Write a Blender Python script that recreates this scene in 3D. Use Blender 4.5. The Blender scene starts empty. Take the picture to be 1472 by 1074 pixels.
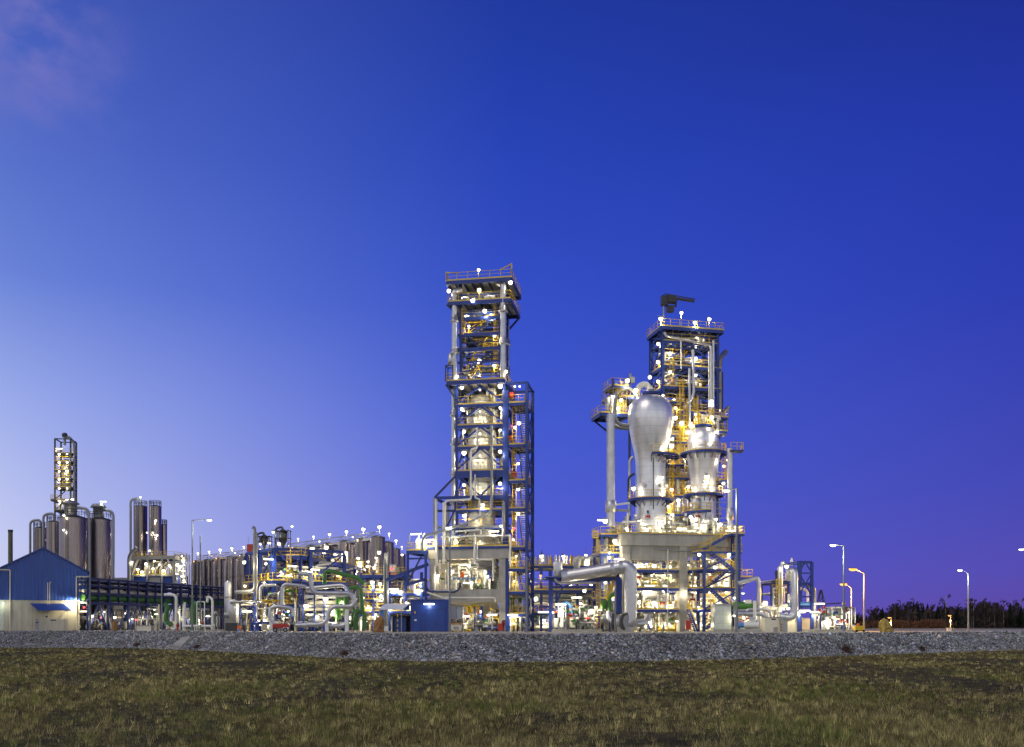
import bpy, math, random
import numpy as np
from mathutils import Vector as V, Matrix
R=math.radians
SC=bpy.context.scene
COL=SC.collection
# ---------------------------------------------------------------- helpers
FPX,CX,HY,EYE=1400.0,736.0,900.0,0.8        # lens in reference pixels, picture centre, horizon line, eye height above the pad
def lin(r,g,b):
    f=lambda c:(c/255/12.92) if c/255<=0.04045 else ((c/255+0.055)/1.055)**2.4
    return (f(r),f(g),f(b),1)
def W(px,py,D): return V(((px-CX)/FPX*D, D, EYE+(HY-py)/FPX*D))
def G(px,D): return V(((px-CX)/FPX*D, D, 0))

class MB:
    def __init__(s): s.v=[];s.f=[];s.m=[];s.s=[];s.mats=[]
    def mi(s,m):
        if m not in s.mats: s.mats.append(m)
        return s.mats.index(m)
    def add(s,vs,fs,m,smooth=False):
        o=len(s.v); k=s.mi(m); s.v+=[tuple(a) for a in vs]
        for f in fs: s.f.append(tuple(i+o for i in f)); s.m.append(k); s.s.append(smooth)
        return s
    def box(s,c,d,m,rz=0):
        x,y,z=d[0]/2,d[1]/2,d[2]/2; ca,sa=math.cos(rz),math.sin(rz)
        vs=[(c[0]+a*ca-b*sa,c[1]+a*sa+b*ca,c[2]+e) for a,b,e in [(-x,-y,-z),(x,-y,-z),(x,y,-z),(-x,y,-z),(-x,-y,z),(x,-y,z),(x,y,z),(-x,y,z)]]
        return s.add(vs,[(3,2,1,0),(4,5,6,7),(0,1,5,4),(1,2,6,5),(2,3,7,6),(3,0,4,7)],m)
    def b2(s,x0,x1,y0,y1,z0,z1,m): return s.box(((x0+x1)/2,(y0+y1)/2,(z0+z1)/2),(abs(x1-x0),abs(y1-y0),abs(z1-z0)),m)
    def bar(s,p,q,w,h,m):
        p=V(p);q=V(q);d=(q-p)
        if d.length<1e-6: return s
        d.normalize(); up=V((0,0,1)) if abs(d.z)<0.95 else V((0,1,0))
        a=d.cross(up).normalized(); b=a.cross(d).normalized(); a=a*(w/2); b=b*(h/2)
        vs=[p-a-b,p+a-b,p+a+b,p-a+b,q-a-b,q+a-b,q+a+b,q-a+b]
        return s.add(vs,[(3,2,1,0),(4,5,6,7),(0,1,5,4),(1,2,6,5),(2,3,7,6),(3,0,4,7)],m)
    def tube(s,pts,r,m,n=8,bend=0,caps=True,bands=0,seg=5):
        pts=[V(p) for p in pts]
        if bend and len(pts)>2:
            o=[pts[0]]
            for i in range(1,len(pts)-1):
                a,b,c=pts[i-1],pts[i],pts[i+1]
                d1=(a-b);d2=(c-b); t=min(bend,d1.length*.48,d2.length*.48)
                p0=b+d1.normalized()*t;p2=b+d2.normalized()*t
                for k in range(seg+1):
                    u=k/seg; o.append(p0*(1-u)**2+b*2*u*(1-u)+p2*u*u)
            o.append(pts[-1]); pts=o
        rr=[1.0]*len(pts)
        if bands:
            for a,b in zip(pts,pts[1:]):
                L=(b-a).length; k=int(L/bands); d=(b-a)/max(L,1e-6)
                for i in range(1,k+1):
                    p=a.lerp(b,i/(k+1)); s.tube([p-d*.035,p+d*.035],r*1.035,m,n)
        vs=[];fs=[]
        d=(pts[1]-pts[0]).normalized(); ref=V((0,0,1)) if abs(d.z)<.9 else V((1,0,0))
        a=d.cross(ref).normalized()
        for i,p in enumerate(pts):
            d0=(pts[i]-pts[i-1]).normalized() if i>0 else (pts[1]-pts[0]).normalized()
            d1=(pts[i+1]-pts[i]).normalized() if i<len(pts)-1 else d0
            t=(d0+d1)
            t=t.normalized() if t.length>1e-6 else d1
            a=(a-t*a.dot(t)).normalized(); b=t.cross(a)
            k=1/max(.5,math.sqrt(max(0.01,(1+d0.dot(d1))/2)))
            for j in range(n):
                an=2*math.pi*j/n
                vs.append(p+(a*math.cos(an)+b*math.sin(an))*r*rr[i]*(k if not bend else 1))
        for i in range(len(pts)-1):
            for j in range(n):
                k=(j+1)%n; fs.append((i*n+j,i*n+k,(i+1)*n+k,(i+1)*n+j))
        s.add(vs,fs,m,True)
        if caps:
            L=len(pts)-1
            s.add(vs[:n],[tuple(range(n-1,-1,-1))],m); s.add(vs[L*n:],[tuple(range(n))],m)
        return s
    def cyl(s,p,q,r,m,n=12): return s.tube([p,q],r,m,n)
    def lathe(s,prof,m,n=24,c=(0,0,0),cap=True):
        vs=[];fs=[]
        for r,z in prof:
            for j in range(n):
                a=2*math.pi*j/n; vs.append((c[0]+r*math.cos(a),c[1]+r*math.sin(a),c[2]+z))
        for i in range(len(prof)-1):
            for j in range(n):
                k=(j+1)%n; fs.append((i*n+j,i*n+k,(i+1)*n+k,(i+1)*n+j))
        s.add(vs,fs,m,True)
        if cap:
            s.add(vs[:n],[tuple(range(n-1,-1,-1))],m); s.add(vs[-n:],[tuple(range(n))],m)
        return s
    def ball(s,c,r,m,n=8,sq=1.0):
        return s.lathe([(max(.002,r*math.sin(math.pi*i/n)),-r*sq*math.cos(math.pi*i/n)) for i in range(n+1)],m,max(8,n),c,False)
    def mesh(s,name):
        me=bpy.data.meshes.new(name); me.from_pydata(s.v,[],s.f)
        for m in s.mats: me.materials.append(m)
        me.polygons.foreach_set('material_index',s.m); me.polygons.foreach_set('use_smooth',s.s)
        me.update(); return me
    def build(s,name,parent=None,loc=None,rz=0):
        return place(name,s.mesh(name),parent,loc,rz)
def place(name,me,parent=None,loc=None,rz=0):
    o=bpy.data.objects.new(name,me); COL.objects.link(o)
    if parent is not None: o.parent=parent
    if loc is not None: o.location=loc
    if rz: o.rotation_euler=(0,0,rz)
    return o
def tag(o,label,cat,group=None):
    o['label']=label;o['category']=cat
    if group:o['group']=group
    return o
def struct(o): o['kind']='structure'; return o
def stuff(o): o['kind']='stuff'; return o
def thing(name,label,cat,loc=(0,0,0),rz=0,group=None):
    o=bpy.data.objects.new(name,None); COL.objects.link(o); o.empty_display_size=.3
    o.location=loc;o.rotation_euler=(0,0,rz); return tag(o,label,cat,group)

# ---------------------------------------------------------------- materials
def mat(name,col,rough=.5,metal=0,var=.15,scale=1.5,bump=0,bscale=20,stretch=None,col2=None,spec=.5):
    m=bpy.data.materials.new(name); m.use_nodes=True; nt=m.node_tree; N=nt.nodes; L=nt.links
    b=N['Principled BSDF']; b.inputs['Metallic'].default_value=metal; b.inputs['Specular IOR Level'].default_value=spec
    tc=N.new('ShaderNodeTexCoord'); mp=N.new('ShaderNodeMapping'); L.new(tc.outputs['Object'],mp.inputs[0])
    if stretch: mp.inputs['Scale'].default_value=stretch
    n=N.new('ShaderNodeTexNoise'); n.inputs['Scale'].default_value=scale; n.inputs['Detail'].default_value=5; n.inputs['Roughness'].default_value=.6
    L.new(mp.outputs[0],n.inputs['Vector'])
    r=N.new('ShaderNodeValToRGB'); r.color_ramp.elements[0].position=.3; r.color_ramp.elements[1].position=.7
    c=[x for x in col[:3]]
    r.color_ramp.elements[0].color=(*(x*(1-var) for x in c),1)
    r.color_ramp.elements[1].color=(*(min(1,x*(1+var)) for x in c),1) if col2 is None else (*col2[:3],1)
    L.new(n.outputs['Fac'],r.inputs[0]); L.new(r.outputs[0],b.inputs['Base Color'])
    mr=N.new('ShaderNodeMapRange'); mr.inputs[3].default_value=max(0.03,rough-.1); mr.inputs[4].default_value=min(1,rough+.1)
    L.new(n.outputs['Fac'],mr.inputs[0]); L.new(mr.outputs[0],b.inputs['Roughness'])
    if bump:
        n2=N.new('ShaderNodeTexNoise'); n2.inputs['Scale'].default_value=bscale; n2.inputs['Detail'].default_value=3
        L.new(tc.outputs['Object'],n2.inputs['Vector'])
        bp=N.new('ShaderNodeBump'); bp.inputs['Strength'].default_value=bump; bp.inputs['Distance'].default_value=.05
        L.new(n2.outputs['Fac'],bp.inputs['Height']); L.new(bp.outputs[0],b.inputs['Normal'])
    m['ramp']=r.name
    return m
def seams(m,dz=1.3,na=0,dark=.45,w=.03,axes=('z',)):
    """sheet joints: thin dark lines every dz metres along the given axes, and na vertical ones round the axis"""
    nt=m.node_tree;N=nt.nodes;L=nt.links;b=N['Principled BSDF']
    src=b.inputs['Base Color'].links[0].from_socket
    tc=N.new('ShaderNodeTexCoord'); sx=N.new('ShaderNodeSeparateXYZ'); L.new(tc.outputs['Object'],sx.inputs[0])
    def M(op,a,bb=None,c=None):
        n=N.new('ShaderNodeMath'); n.operation=op
        for i,x in enumerate((a,bb,c)):
            if x is None: continue
            if isinstance(x,(int,float)): n.inputs[i].default_value=x
            else: L.new(x,n.inputs[i])
        return n.outputs[0]
    f=None
    for ax in axes:
        z=M('FRACT',M('DIVIDE',sx.outputs[ax.upper()],dz)); q=M('LESS_THAN',z,w/dz)
        f=q if f is None else M('MAXIMUM',f,q)
    if na:
        an=M('MULTIPLY',M('ARCTAN2',sx.outputs['Y'],sx.outputs['X']),na/(2*math.pi))
        f=M('MAXIMUM',f,M('MULTIPLY',M('LESS_THAN',M('FRACT',M('ADD',an,50)),.035),.6))
    mx=N.new('ShaderNodeMix'); mx.data_type='RGBA'
    L.new(M('MULTIPLY',f,dark),mx.inputs[0]); L.new(src,mx.inputs[6]); mx.inputs[7].default_value=(.05,.05,.05,1)
    L.new(mx.outputs[2],b.inputs['Base Color']); return m
BLUE=mat('blue_steel_paint',(.012,.036,.235),.4,var=.2,scale=1)
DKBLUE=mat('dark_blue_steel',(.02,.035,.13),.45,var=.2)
LTBLUE=mat('light_blue_paint',(.08,.25,.6),.4)
YEL=mat('yellow_rail_paint',(.60,.41,.025),.45,var=.12)
GALV=mat('galvanised_steel',(.30,.31,.32),.45,.55,var=.15,scale=3)
GRAT=mat('steel_grating',(.52,.51,.47),.6,.1,var=.2,scale=2)
SILV=mat('silver_cladding',(.55,.56,.585),.38,.82,var=.14,scale=1.2,bump=.04,bscale=6)
VESS=seams(mat('vessel_cladding',(.74,.75,.78),.37,.74,var=.13,scale=1.1,stretch=(1,1,.35),bump=.14,bscale=2.5),1.15,22,.42,.04)
VESL=seams(mat('column_cladding',(.62,.62,.61),.40,.55,var=.08,scale=.8),.75,14,.35,.03)
WHITE=mat('white_equipment_paint',(.74,.74,.71),.4,var=.08)
CREAM=mat('cream_paint',(.66,.62,.50),.5,var=.08)
GREY=mat('grey_paint',(.30,.31,.32),.5,var=.15)
DARK=mat('dark_steel',(.05,.05,.055),.5,.3,var=.2)
GREEN=mat('green_pipe_paint',(.055,.185,.035),.4,var=.12)
RED=mat('red_paint',(.42,.03,.02),.4,var=.12)
ORG=mat('orange_paint',(.75,.14,.02),.4)
CONC=mat('concrete',(.36,.35,.32),.85,var=.22,scale=.7,bump=.15,bscale=8)
CONCF=seams(mat('board_marked_concrete',(.37,.36,.33),.85,var=.24,scale=.6,stretch=(1,1,.35),bump=.15,bscale=8),2.4,0,.35,.04,('x',))
CREAMW=seams(mat('cream_wall_panels',(.50,.47,.37),.7,var=.2,scale=.9,stretch=(1,1,.25)),1.9,0,.5,.04,('x',))
BCLAD=mat('blue_sheet_cladding',(.012,.042,.25),.42,var=.14,scale=.6)
BROOF=mat('blue_sheet_roof',(.014,.05,.27),.42,var=.12); HCLAD=mat('hall_cladding',(.022,.075,.33),.42,var=.16,scale=.5,stretch=(3,1,.3)); POLE=mat('pole_steel',(.20,.21,.22),.5,.3)
SILO=mat('dark_silo_steel',(.235,.205,.21),.27,.92,var=.3,scale=1.4,stretch=(1,1,.03))
_n=SILO.node_tree;_b=_n.nodes['Principled BSDF'];_s=_b.inputs['Base Color'].links[0].from_socket;_o=_n.nodes.new('ShaderNodeObjectInfo');_h=_n.nodes.new('ShaderNodeHueSaturation');_r=_n.nodes.new('ShaderNodeMapRange');_r.inputs[3].default_value=.65;_r.inputs[4].default_value=1.2
_n.links.new(_o.outputs['Random'],_r.inputs[0]);_n.links.new(_r.outputs[0],_h.inputs['Value']);_n.links.new(_s,_h.inputs['Color']);_n.links.new(_h.outputs[0],_b.inputs['Base Color'])
SILO=seams(SILO,2.6,10,.35,.05)
TARP=mat('brown_tarpaulin',(.26,.13,.03),.55,var=.3,scale=3,bump=.4,bscale=5)
TARPY=mat('ochre_tarpaulin',(.36,.25,.05),.55,var=.3,scale=3,bump=.4,bscale=5)
RUB=mat('black_rubber',(.02,.02,.02),.8)
WOOD=mat('plank_wood',(.30,.17,.08),.7)
GLASSY=mat('translucent_panel',(.55,.60,.54),.25,var=.12,scale=1)
GLASSY=seams(GLASSY,1.15,0,.35,.05,('x','z'))
PAVE=mat('pad_concrete',(.38,.35,.28),.9,var=.18,scale=.15,bump=.1,spec=.05)
BARK=mat('bark',(.09,.07,.055),.9,var=.3,scale=3)
BIRCH=mat('birch_bark',(.36,.33,.30),.9,var=.4,scale=3)
TWIG=mat('bare_twigs',(.05,.034,.028),.9,var=.3,scale=1)
NEEDLE=mat('dark_needles',(.012,.022,.012),.9,var=.4,scale=1)
RUST=mat('dry_brush',(.12,.055,.025),.9,var=.4,scale=1)
def emit(name,col,st):
    m=bpy.data.materials.new(name); m.use_nodes=True; nt=m.node_tree
    nt.nodes.remove(nt.nodes['Principled BSDF']); e=nt.nodes.new('ShaderNodeEmission')
    e.inputs[0].default_value=(*col,1); e.inputs[1].default_value=st
    nt.links.new(e.outputs[0],nt.nodes['Material Output'].inputs[0])
    try: m.cycles.emission_sampling='NONE'
    except Exception: pass
    return m
WARM=(1,.86,.55); COOL=(.92,1,.80); SOD=(1,.50,.13); RD=(1,.06,.08)
EW=emit('warm_lamp_glow',(1,.92,.68),5); EC=emit('cool_lamp_glow',(.97,1,.86),4.5); ES=emit('sodium_lamp_glow',(1,.46,.09),2.1); ER=emit('red_beacon_glow',RD,4)
LPOW=.5
_ld={}
def ldata(kind,col,p,rad=.12):
    k=(kind,col,p)
    if k not in _ld:
        l=bpy.data.lights.new('lamp_light','POINT'); l.energy=p*LPOW; l.color=col; l.shadow_soft_size=rad; _ld[k]=l
    return _ld[k]
_lm={}; LR_=random.Random(4)
def lampmesh(kind,lens):
    k=(kind,lens.name)
    if k in _lm: return _lm[k]
    h=MB();e=MB()
    if kind=='globe':
        h.lathe([(.03,.42),(.10,.40),(.24,.26),(.26,.20)],GALV,10); h.bar((0,0,.40),(0,.9,.52),.07,.07,GALV); e.lathe([(.25,.195),(.24,.0),(.17,-.14),(.02,-.2)],lens,10)
    elif kind=='small':
        h.lathe([(.02,.26),(.13,.18),(.15,.12)],GALV,8); h.bar((0,0,.24),(0,.6,.34),.05,.05,GALV); e.lathe([(.145,.115),(.14,.0),(.09,-.08),(.01,-.11)],lens,8)
    elif kind=='tube':
        h.box((0,0,.12),(1.5,.22,.10),GALV); h.bar((0,0,.15),(0,.35,.4),.06,.06,GALV); e.lathe([(.10,-.72),(.12,-.7),(.12,.7),(.10,.72)],lens,8)
        e.v=[(z,y,x*.8) for x,y,z in e.v]
    elif kind=='street':
        h.lathe([(.05,.18),(.2,.14),(.24,.06)],GALV,10); h.v=[(x*1.9,y,z) for x,y,z in h.v]
        e.lathe([(.23,.055),(.22,-.06),(.12,-.15),(.01,-.17)],lens,10); e.v=[(x*1.7,y,z) for x,y,z in e.v]
    _lm[k]=(h.mesh('lamp'),e.mesh('lens')); return _lm[k]
def lamp(parent,loc,p=120,kind='globe',col=WARM,lens=None,name='lamp',rz=0,dz=-.45):
    lens=lens or {WARM:EW,COOL:EC,SOD:ES,RD:ER}[col]
    h,e=lampmesh(kind,lens); o=place(name,h,parent,loc,rz); place('lens',e,o)
    if kind in('globe','small'): q=LR_.choice((.75,.9,1,1.1,1.3)); o.scale=(q,q,q); o.rotation_euler=(LR_.uniform(-.25,.25),LR_.uniform(-.25,.25),0)
    if p>0:
        l=bpy.data.objects.new('lamp_light',ldata(kind,col,p)); COL.objects.link(l); l.parent=o; l.location=(0,-.25,dz)
    return o

# ---------------------------------------------------------------- frame: a thing with its own axes, addressed by what the photograph shows at a given depth
class F:
    def __init__(s,name,label,cat,px,D,rot=0,group=None):
        s.O=G(px,D); s.t=R(rot); s.c=math.cos(s.t); s.n=math.sin(s.t)
        s.r=thing(name,label,cat,s.O,s.t,group)
    def U(s,px,v=0):
        k=(px-CX)/FPX; return (k*(s.O.y+v*s.c)-s.O.x+v*s.n)/(s.c-k*s.n)
    def Z(s,py,u=0,v=0): return EYE+(HY-py)*(s.O.y+u*s.n+v*s.c)/FPX
    def P(s,px,py,v=0):
        u=s.U(px,v); return V((u,v,s.Z(py,u,v)))
    def L(s,px,py,Y):
        w=W(px,py,Y); d=w-s.O; return V((d.x*s.c+d.y*s.n,-d.x*s.n+d.y*s.c,d.z))
    def col(s,u,v,z0,z1,w=.4,m=None,name='column'):
        b=MB(); m=m or BLUE
        b.b2(u-w/2,u+w/2,v-w/2,v-w/2+.07,z0,z1,m); b.b2(u-w/2,u+w/2,v+w/2-.07,v+w/2,z0,z1,m); b.b2(u-.05,u+.05,v-w/2+.06,v+w/2-.06,z0+.01,z1-.01,m)
        return b.build(name,s.r)
    def sq(s,u,v,z0,z1,w,m,name='column',d=None):
        b=MB(); d=d or w; b.b2(u-w/2,u+w/2,v-d/2,v+d/2,z0,z1,m); return b.build(name,s.r)
    def beam(s,p,q,w=.3,h=.36,m=None,name='beam'): return MB().bar(p,q,w,h,m or BLUE).build(name,s.r)
    def brace(s,p,q,w=.2,m=None): return MB().bar(p,q,w,w,m or BLUE).build('brace',s.r)
    def pipe(s,pts,r,m=None,bend=None,n=8,bands=0,name='pipe',flanges=()):
        b=MB(); m=m or SILV; b.tube(pts,r,m,n,bend if bend is not None else r*2.2,bands=bands)
        for a,d in flanges:
            a=V(a);d=V(d).normalized(); b.cyl(a-d*.12,a+d*.12,r*1.35,m,n+2)
        return b.build(name,s.r)
    def railing(s,par,segs,z,h=1.1,m=None,pw=.07):
        b=MB(); m=m or YEL
        for (x0,y0),(x1,y1) in segs:
            d=math.hypot(x1-x0,y1-y0); k=max(1,round(d/1.6))
            for i in range(k+1):
                t=i/k; x=x0+(x1-x0)*t;y=y0+(y1-y0)*t; b.box((x,y,z+h/2),(pw,pw,h+.02),m)
            for zz,ww in ((h,.06),(h*.55,.045)): b.bar((x0,y0,z+zz),(x1,y1,z+zz),ww,ww,m)
            b.bar((x0,y0,z+.09),(x1,y1,z+.09),.03,.17,m)
        return b.build('railing',par)
    def deck(s,u0,u1,v0,v1,z,rails='FLRB',m=None,eh=.34,joist=1.7,plate=None):
        m=m or BLUE; b=MB(); b.b2(u0,u1,v0,v1,z-.05,z,plate or GRAT)
        e=.12
        for a in ((u0+e,v0+e,u1-e,v0+e),(u0+e,v1-e,u1-e,v1-e),(u0+e,v0+.2,u0+e,v1-.2),(u1-e,v0+.2,u1-e,v1-.2)):
            b.bar((a[0],a[1],z-.055-eh/2),(a[2],a[3],z-.055-eh/2),.2,eh,m)
        k=int((u1-u0)/joist)
        for i in range(1,k+1):
            x=u0+(u1-u0)*i/(k+1); b.bar((x,v0+.22,z-.05-eh*.35),(x,v1-.22,z-.05-eh*.35),.12,eh*.65,m)
        o=b.build('platform',s.r)
        S={'F':((u0+.06,v0+.06),(u1-.06,v0+.06)),'B':((u0+.06,v1-.06),(u1-.06,v1-.06)),'L':((u0+.06,v0+.06),(u0+.06,v1-.06)),'R':((u1-.06,v0+.06),(u1-.06,v1-.06))}
        if rails=='FB':
            for c in rails: s.railing(o,[S[c]],z)
        elif rails: s.railing(o,[S[c] for c in rails],z)
        return o
    def stair(s,p,q,w=1.0,side=None,m=None):
        p=V(p);q=V(q);d=V((q.x-p.x,q.y-p.y,0)).normalized(); a=V((-d.y,d.x,0))*(w/2); b=MB(); m=m or BLUE
        for g in (-1,1):
            b.bar(p+a*g,q+a*g,.08,.28,m)
            k=max(2,int((q-p).length/1.5))
            for i in range(k+1):
                x=p.lerp(q,i/k)+a*g; b.box((x.x,x.y,x.z+.5),(.07,.07,1.0),YEL)
            for hh in (.55,1.0): b.bar(p+a*g+V((0,0,hh)),q+a*g+V((0,0,hh)),.06,.06,YEL)
        k=max(3,int(abs(q.z-p.z)/.28))
        for i in range(1,k):
            x=p.lerp(q,i/k); b.bar(x-a*.97,x+a*.97,.28,.05,GRAT)
        return b.build('stair',s.r)
    def ladder(s,u,v,z0,z1,face=(0,-1),cage=True,m=None):
        b=MB(); m=m or YEL; f=V((face[0],face[1],0)); a=V((-f.y,f.x,0))*.28; o=V((u,v,0))
        for g in (-1,1): b.bar(o+a*g+V((0,0,z0)),o+a*g+V((0,0,z1)),.07,.07,m)
        for i in range(1,int((z1-z0)/.45)): b.bar(o-a+V((0,0,z0+i*.45)),o+a+V((0,0,z0+i*.45)),.04,.05,m)
        if cage and z1-z0>3:
            z=z0+2.2
            while z<=z1:
                pts=[o+a*1.25*math.cos(t)+f*.72*math.sin(t)+V((0,0,z)) for t in [math.pi*i/6 for i in range(7)]]
                for x,y in zip(pts,pts[1:]): b.bar(x,y,.03,.09,m)
                z+=.9
            for t in (.5,1.2,1.57,1.95,2.6):
                x=o+a*1.25*math.cos(t)+f*.72*math.sin(t); b.bar(x+V((0,0,z0+2.2)),x+V((0,0,z1)),.045,.03,m)
        return b.build('ladder',s.r)
    def lamp(s,px,py,v=-.3,p=120,kind='globe',col=WARM,**k): return lamp(s.r,s.P(px,py,v),p,kind,col,**k)
def ringdeck(fr,r0,r1,z,a0=0,a1=360,c=(0,0),rail=True,m=None):
    """ring platform round a vessel, with bracket ribs below and a yellow railing"""
    m=m or BLUE;b=MB();n=max(6,int((a1-a0)/12)); A=[R(a0+(a1-a0)*i/n) for i in range(n+1)]
    pt=lambda r,a,z:(c[0]+r*math.cos(a),c[1]+r*math.sin(a),z)
    for a,e in zip(A,A[1:]):
        b.add([pt(r0,a,z),pt(r1,a,z),pt(r1,e,z),pt(r0,e,z),pt(r0,a,z-.05),pt(r1,a,z-.05),pt(r1,e,z-.05),pt(r0,e,z-.05)],[(0,1,2,3),(7,6,5,4),(1,5,6,2),(0,3,7,4)],GRAT)
        b.bar(pt(r1,a,z-.13),pt(r1,e,z-.13),.07,.34,m)
    for i,a in enumerate(A):
        if i%2==0:
            b.bar(pt(r0-.03,a,z-.16),pt(r1,a,z-.16),.1,.2,m); b.bar(pt(r0-.03,a,z-1.0),pt(r1-.25,a,z-.2),.1,.1,m)
    o=b.build('ring_platform',fr)
    if rail:
        q=MB(); full=a1-a0>=359
        for i,a in enumerate(A):
            if i%2==0 or i==n: q.box(pt(r1-.05,a,z+.55),(.085,.085,1.1),YEL,a)
        for a,e in zip(A,A[1:]):
            for zz,w in ((1.1,.075),(.6,.055),(.09,.1)): q.bar(pt(r1-.05,a,z+zz),pt(r1-.05,e,z+zz),w*.8 if zz>.2 else .03,w if zz>.2 else .16,YEL)
        if not full:
            for a in (A[0],A[-1]):
                for zz in (1.1,.6): q.bar(pt(r0+.1,a,z+zz),pt(r1-.05,a,z+zz),.06,.06,YEL)
        q.build('railing',o)
    return o
# random but orderly process equipment filling a zone; every pipe, valve, drum and cabinet is a part of its own
def clutter(fr,u0,u1,v0,v1,z0,z1,n,seed,pal=None,rmin=.06,rmax=.2,drums=2,boxes=3,valves=8,ground=True,wheel=True):
    rn=random.Random(seed); pal=pal or [SILV,SILV,WHITE,WHITE,GALV,CREAM,BLUE,GREEN,YEL]
    U=lambda:rn.uniform(u0,u1); Vv=lambda:rn.uniform(v0,v1); Z=lambda:rn.uniform(z0,z1)
    for i in range(n):
        r=rn.uniform(rmin,rmax)*(1 if rn.random()<.8 else 1.6); m=rn.choice(pal); b=MB()
        x,y=U(),Vv(); k=rn.randrange(5)
        if k==0 and ground: pts=[(x,y,z0),(x,y,Z()),(min(u1,max(u0,x+rn.uniform(-3,3))),y,0)]; pts[2]=(pts[2][0],y,pts[1][2])
        elif k==1:
            x2=min(u1,x+rn.uniform(1.5,5)); z=Z(); pts=[(x,y,z),(x2,y,z),(x2,y,max(z0,z-rn.uniform(.6,2.5)))]
        elif k==2:
            z=Z(); x2=min(u1,x+rn.uniform(1,4)); pts=[(x,y+1,z),(x,y,z),(x2,y,z),(x2,min(v1,y+2),z)]
        elif k==3:
            z=rn.uniform(z0,(z0+z1)/2); zt=min(z1,z+rn.uniform(1,4)); w=rn.uniform(.7,1.6)
            pts=[(x,y,z),(x,y,zt),(x+w,y,zt),(x+w,y,z)]
        else: pts=[(x,y,z0),(x,y,z1 if rn.random()<.5 else Z())]
        b.tube(pts,r,m,7,r*2.2,seg=3)
        p0,p1=V(pts[0]),V(pts[1]); d=(p1-p0)
        if d.length>.6:
            d.normalize()
            for t in (.3,.7): c=p0.lerp(p1,t); b.cyl(c-d*.05,c+d*.05,r*1.5,m,8)
        b.build('pipe',fr.r)
    for i in range(valves):
        x,y,z=U(),rn.uniform(v0,v0+(v1-v0)*.5),rn.uniform(z0+.5,max(z0+.6,min(z1,z0+3))); m=rn.choice([GREY,WHITE,RED,BLUE,GALV,GREEN]); b=MB()
        b.cyl((x-.3,y,z),(x+.3,y,z),.13,m,8); b.cyl((x-.32,y,z),(x-.26,y,z),.22,m,8); b.cyl((x+.26,y,z),(x+.32,y,z),.22,m,8)
        b.cyl((x,y,z),(x,y,z+.55),.06,GALV,6); b.cyl((x,y,z+.5),(x,y,z+.8),.17,rn.choice([RED,WHITE,YEL,BLUE,GREY]),8); 
        o=b.build('valve',fr.r)
        if wheel: MB().tube([(x+.2*math.cos(a),y+.2*math.sin(a),z+.84) for a in [math.pi*j/4 for j in range(9)]],.025,RED,5).build('handwheel',o)
    for i in range(drums):
        x,y=U(),rn.uniform((v0+v1)/2,v1); r=rn.uniform(.4,.9); h=min(z1-z0,rn.uniform(1.6,3.6)); m=rn.choice([SILV,WHITE,CREAM])
        z=z0 if ground else rn.uniform(z0,max(z0+.01,z1-h))
        b=MB()
        if rn.random()<.5: b.lathe([(.05,.3),(r*.7,.35),(r,.6),(r,h-.3),(r*.7,h-.08),(.05,h)],m,14,(x,y,z)); b.box((x,y,z+.2),(r,r,.4),GREY)
        else:
            q=MB(); q.lathe([(.05,-h/2),(r*.7,-h/2+.1),(r,-h/2+.3),(r,h/2-.3),(r*.7,h/2-.1),(.05,h/2)],m,14); b.add([(x+c,y+bb,z+r+.5+a) for a,bb,c in q.v],q.f,m,True)
            for g in (-1,1): b.box((x+g*h*.28,y,z+.35),(.2,r*1.4,.8),GREY)
        b.build('drum',fr.r)
    for i in range(boxes):
        x,y=U(),rn.uniform(v0,v0+(v1-v0)*.3); w,h=rn.uniform(.4,.9),rn.uniform(.6,1.5); z=z0 if rn.random()<.5 or not ground else Z()*.6+z0*.4; m=rn.choice([GREY,WHITE,WHITE,BLUE,GALV,CREAM])
        b=MB(); b.box((x,y,z+.25+h/2),(w,.35,h),m); b.box((x,y-.185,z+.25+h/2),(w*.85,.02,h*.88),m); b.bar((x-w*.3,y,z),(x-w*.3,y,z+.26),.06,.06,GALV); b.bar((x+w*.3,y,z),(x+w*.3,y,z+.26),.06,.06,GALV)
        b.build('cabinet',fr.r)
def fliprow(rn,a,b): return rn.uniform(a,b)
# ---------------------------------------------------------------- world, camera, sun
w=bpy.data.worlds.new("World"); SC.world=w; w.use_nodes=True
nt=w.node_tree;N=nt.nodes;L=nt.links; bg=N['Background']
tc=N.new('ShaderNodeTexCoord'); sx=N.new('ShaderNodeSeparateXYZ'); L.new(tc.outputs['Generated'],sx.inputs[0])
def MN(op,a,b=None,c=None):
    n=N.new('ShaderNodeMath'); n.operation=op
    for i,x in enumerate((a,b,c)):
        if x is None: continue
        if isinstance(x,(int,float)): n.inputs[i].default_value=x
        else: L.new(x,n.inputs[i])
    return n.outputs[0]
def ramp(fac,stops):
    r=N.new('ShaderNodeValToRGB'); cr=r.color_ramp
    while len(cr.elements)<len(stops): cr.elements.new(.5)
    for e,(p,c) in zip(cr.elements,stops): e.position=p; e.color=c if len(c)==4 else (*c,1)
    L.new(fac,r.inputs[0]); return r.outputs[0]
def mixc(f,a,b,bt='MIX'):
    n=N.new('ShaderNodeMix'); n.data_type='RGBA'; n.blend_type=bt
    if isinstance(f,(int,float)): n.inputs[0].default_value=f
    else: L.new(f,n.inputs[0])
    for i,x in ((6,a),(7,b)):
        if isinstance(x,tuple): n.inputs[i].default_value=x
        else: L.new(x,n.inputs[i])
    return n.outputs[2]
z=sx.outputs['Z']
hx=MN('SQRT',MN('ADD',MN('POWER',sx.outputs['X'],2),MN('POWER',sx.outputs['Y'],2)))
saz=MN('DIVIDE',sx.outputs['X'],MN('MAXIMUM',hx,.001))
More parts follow.
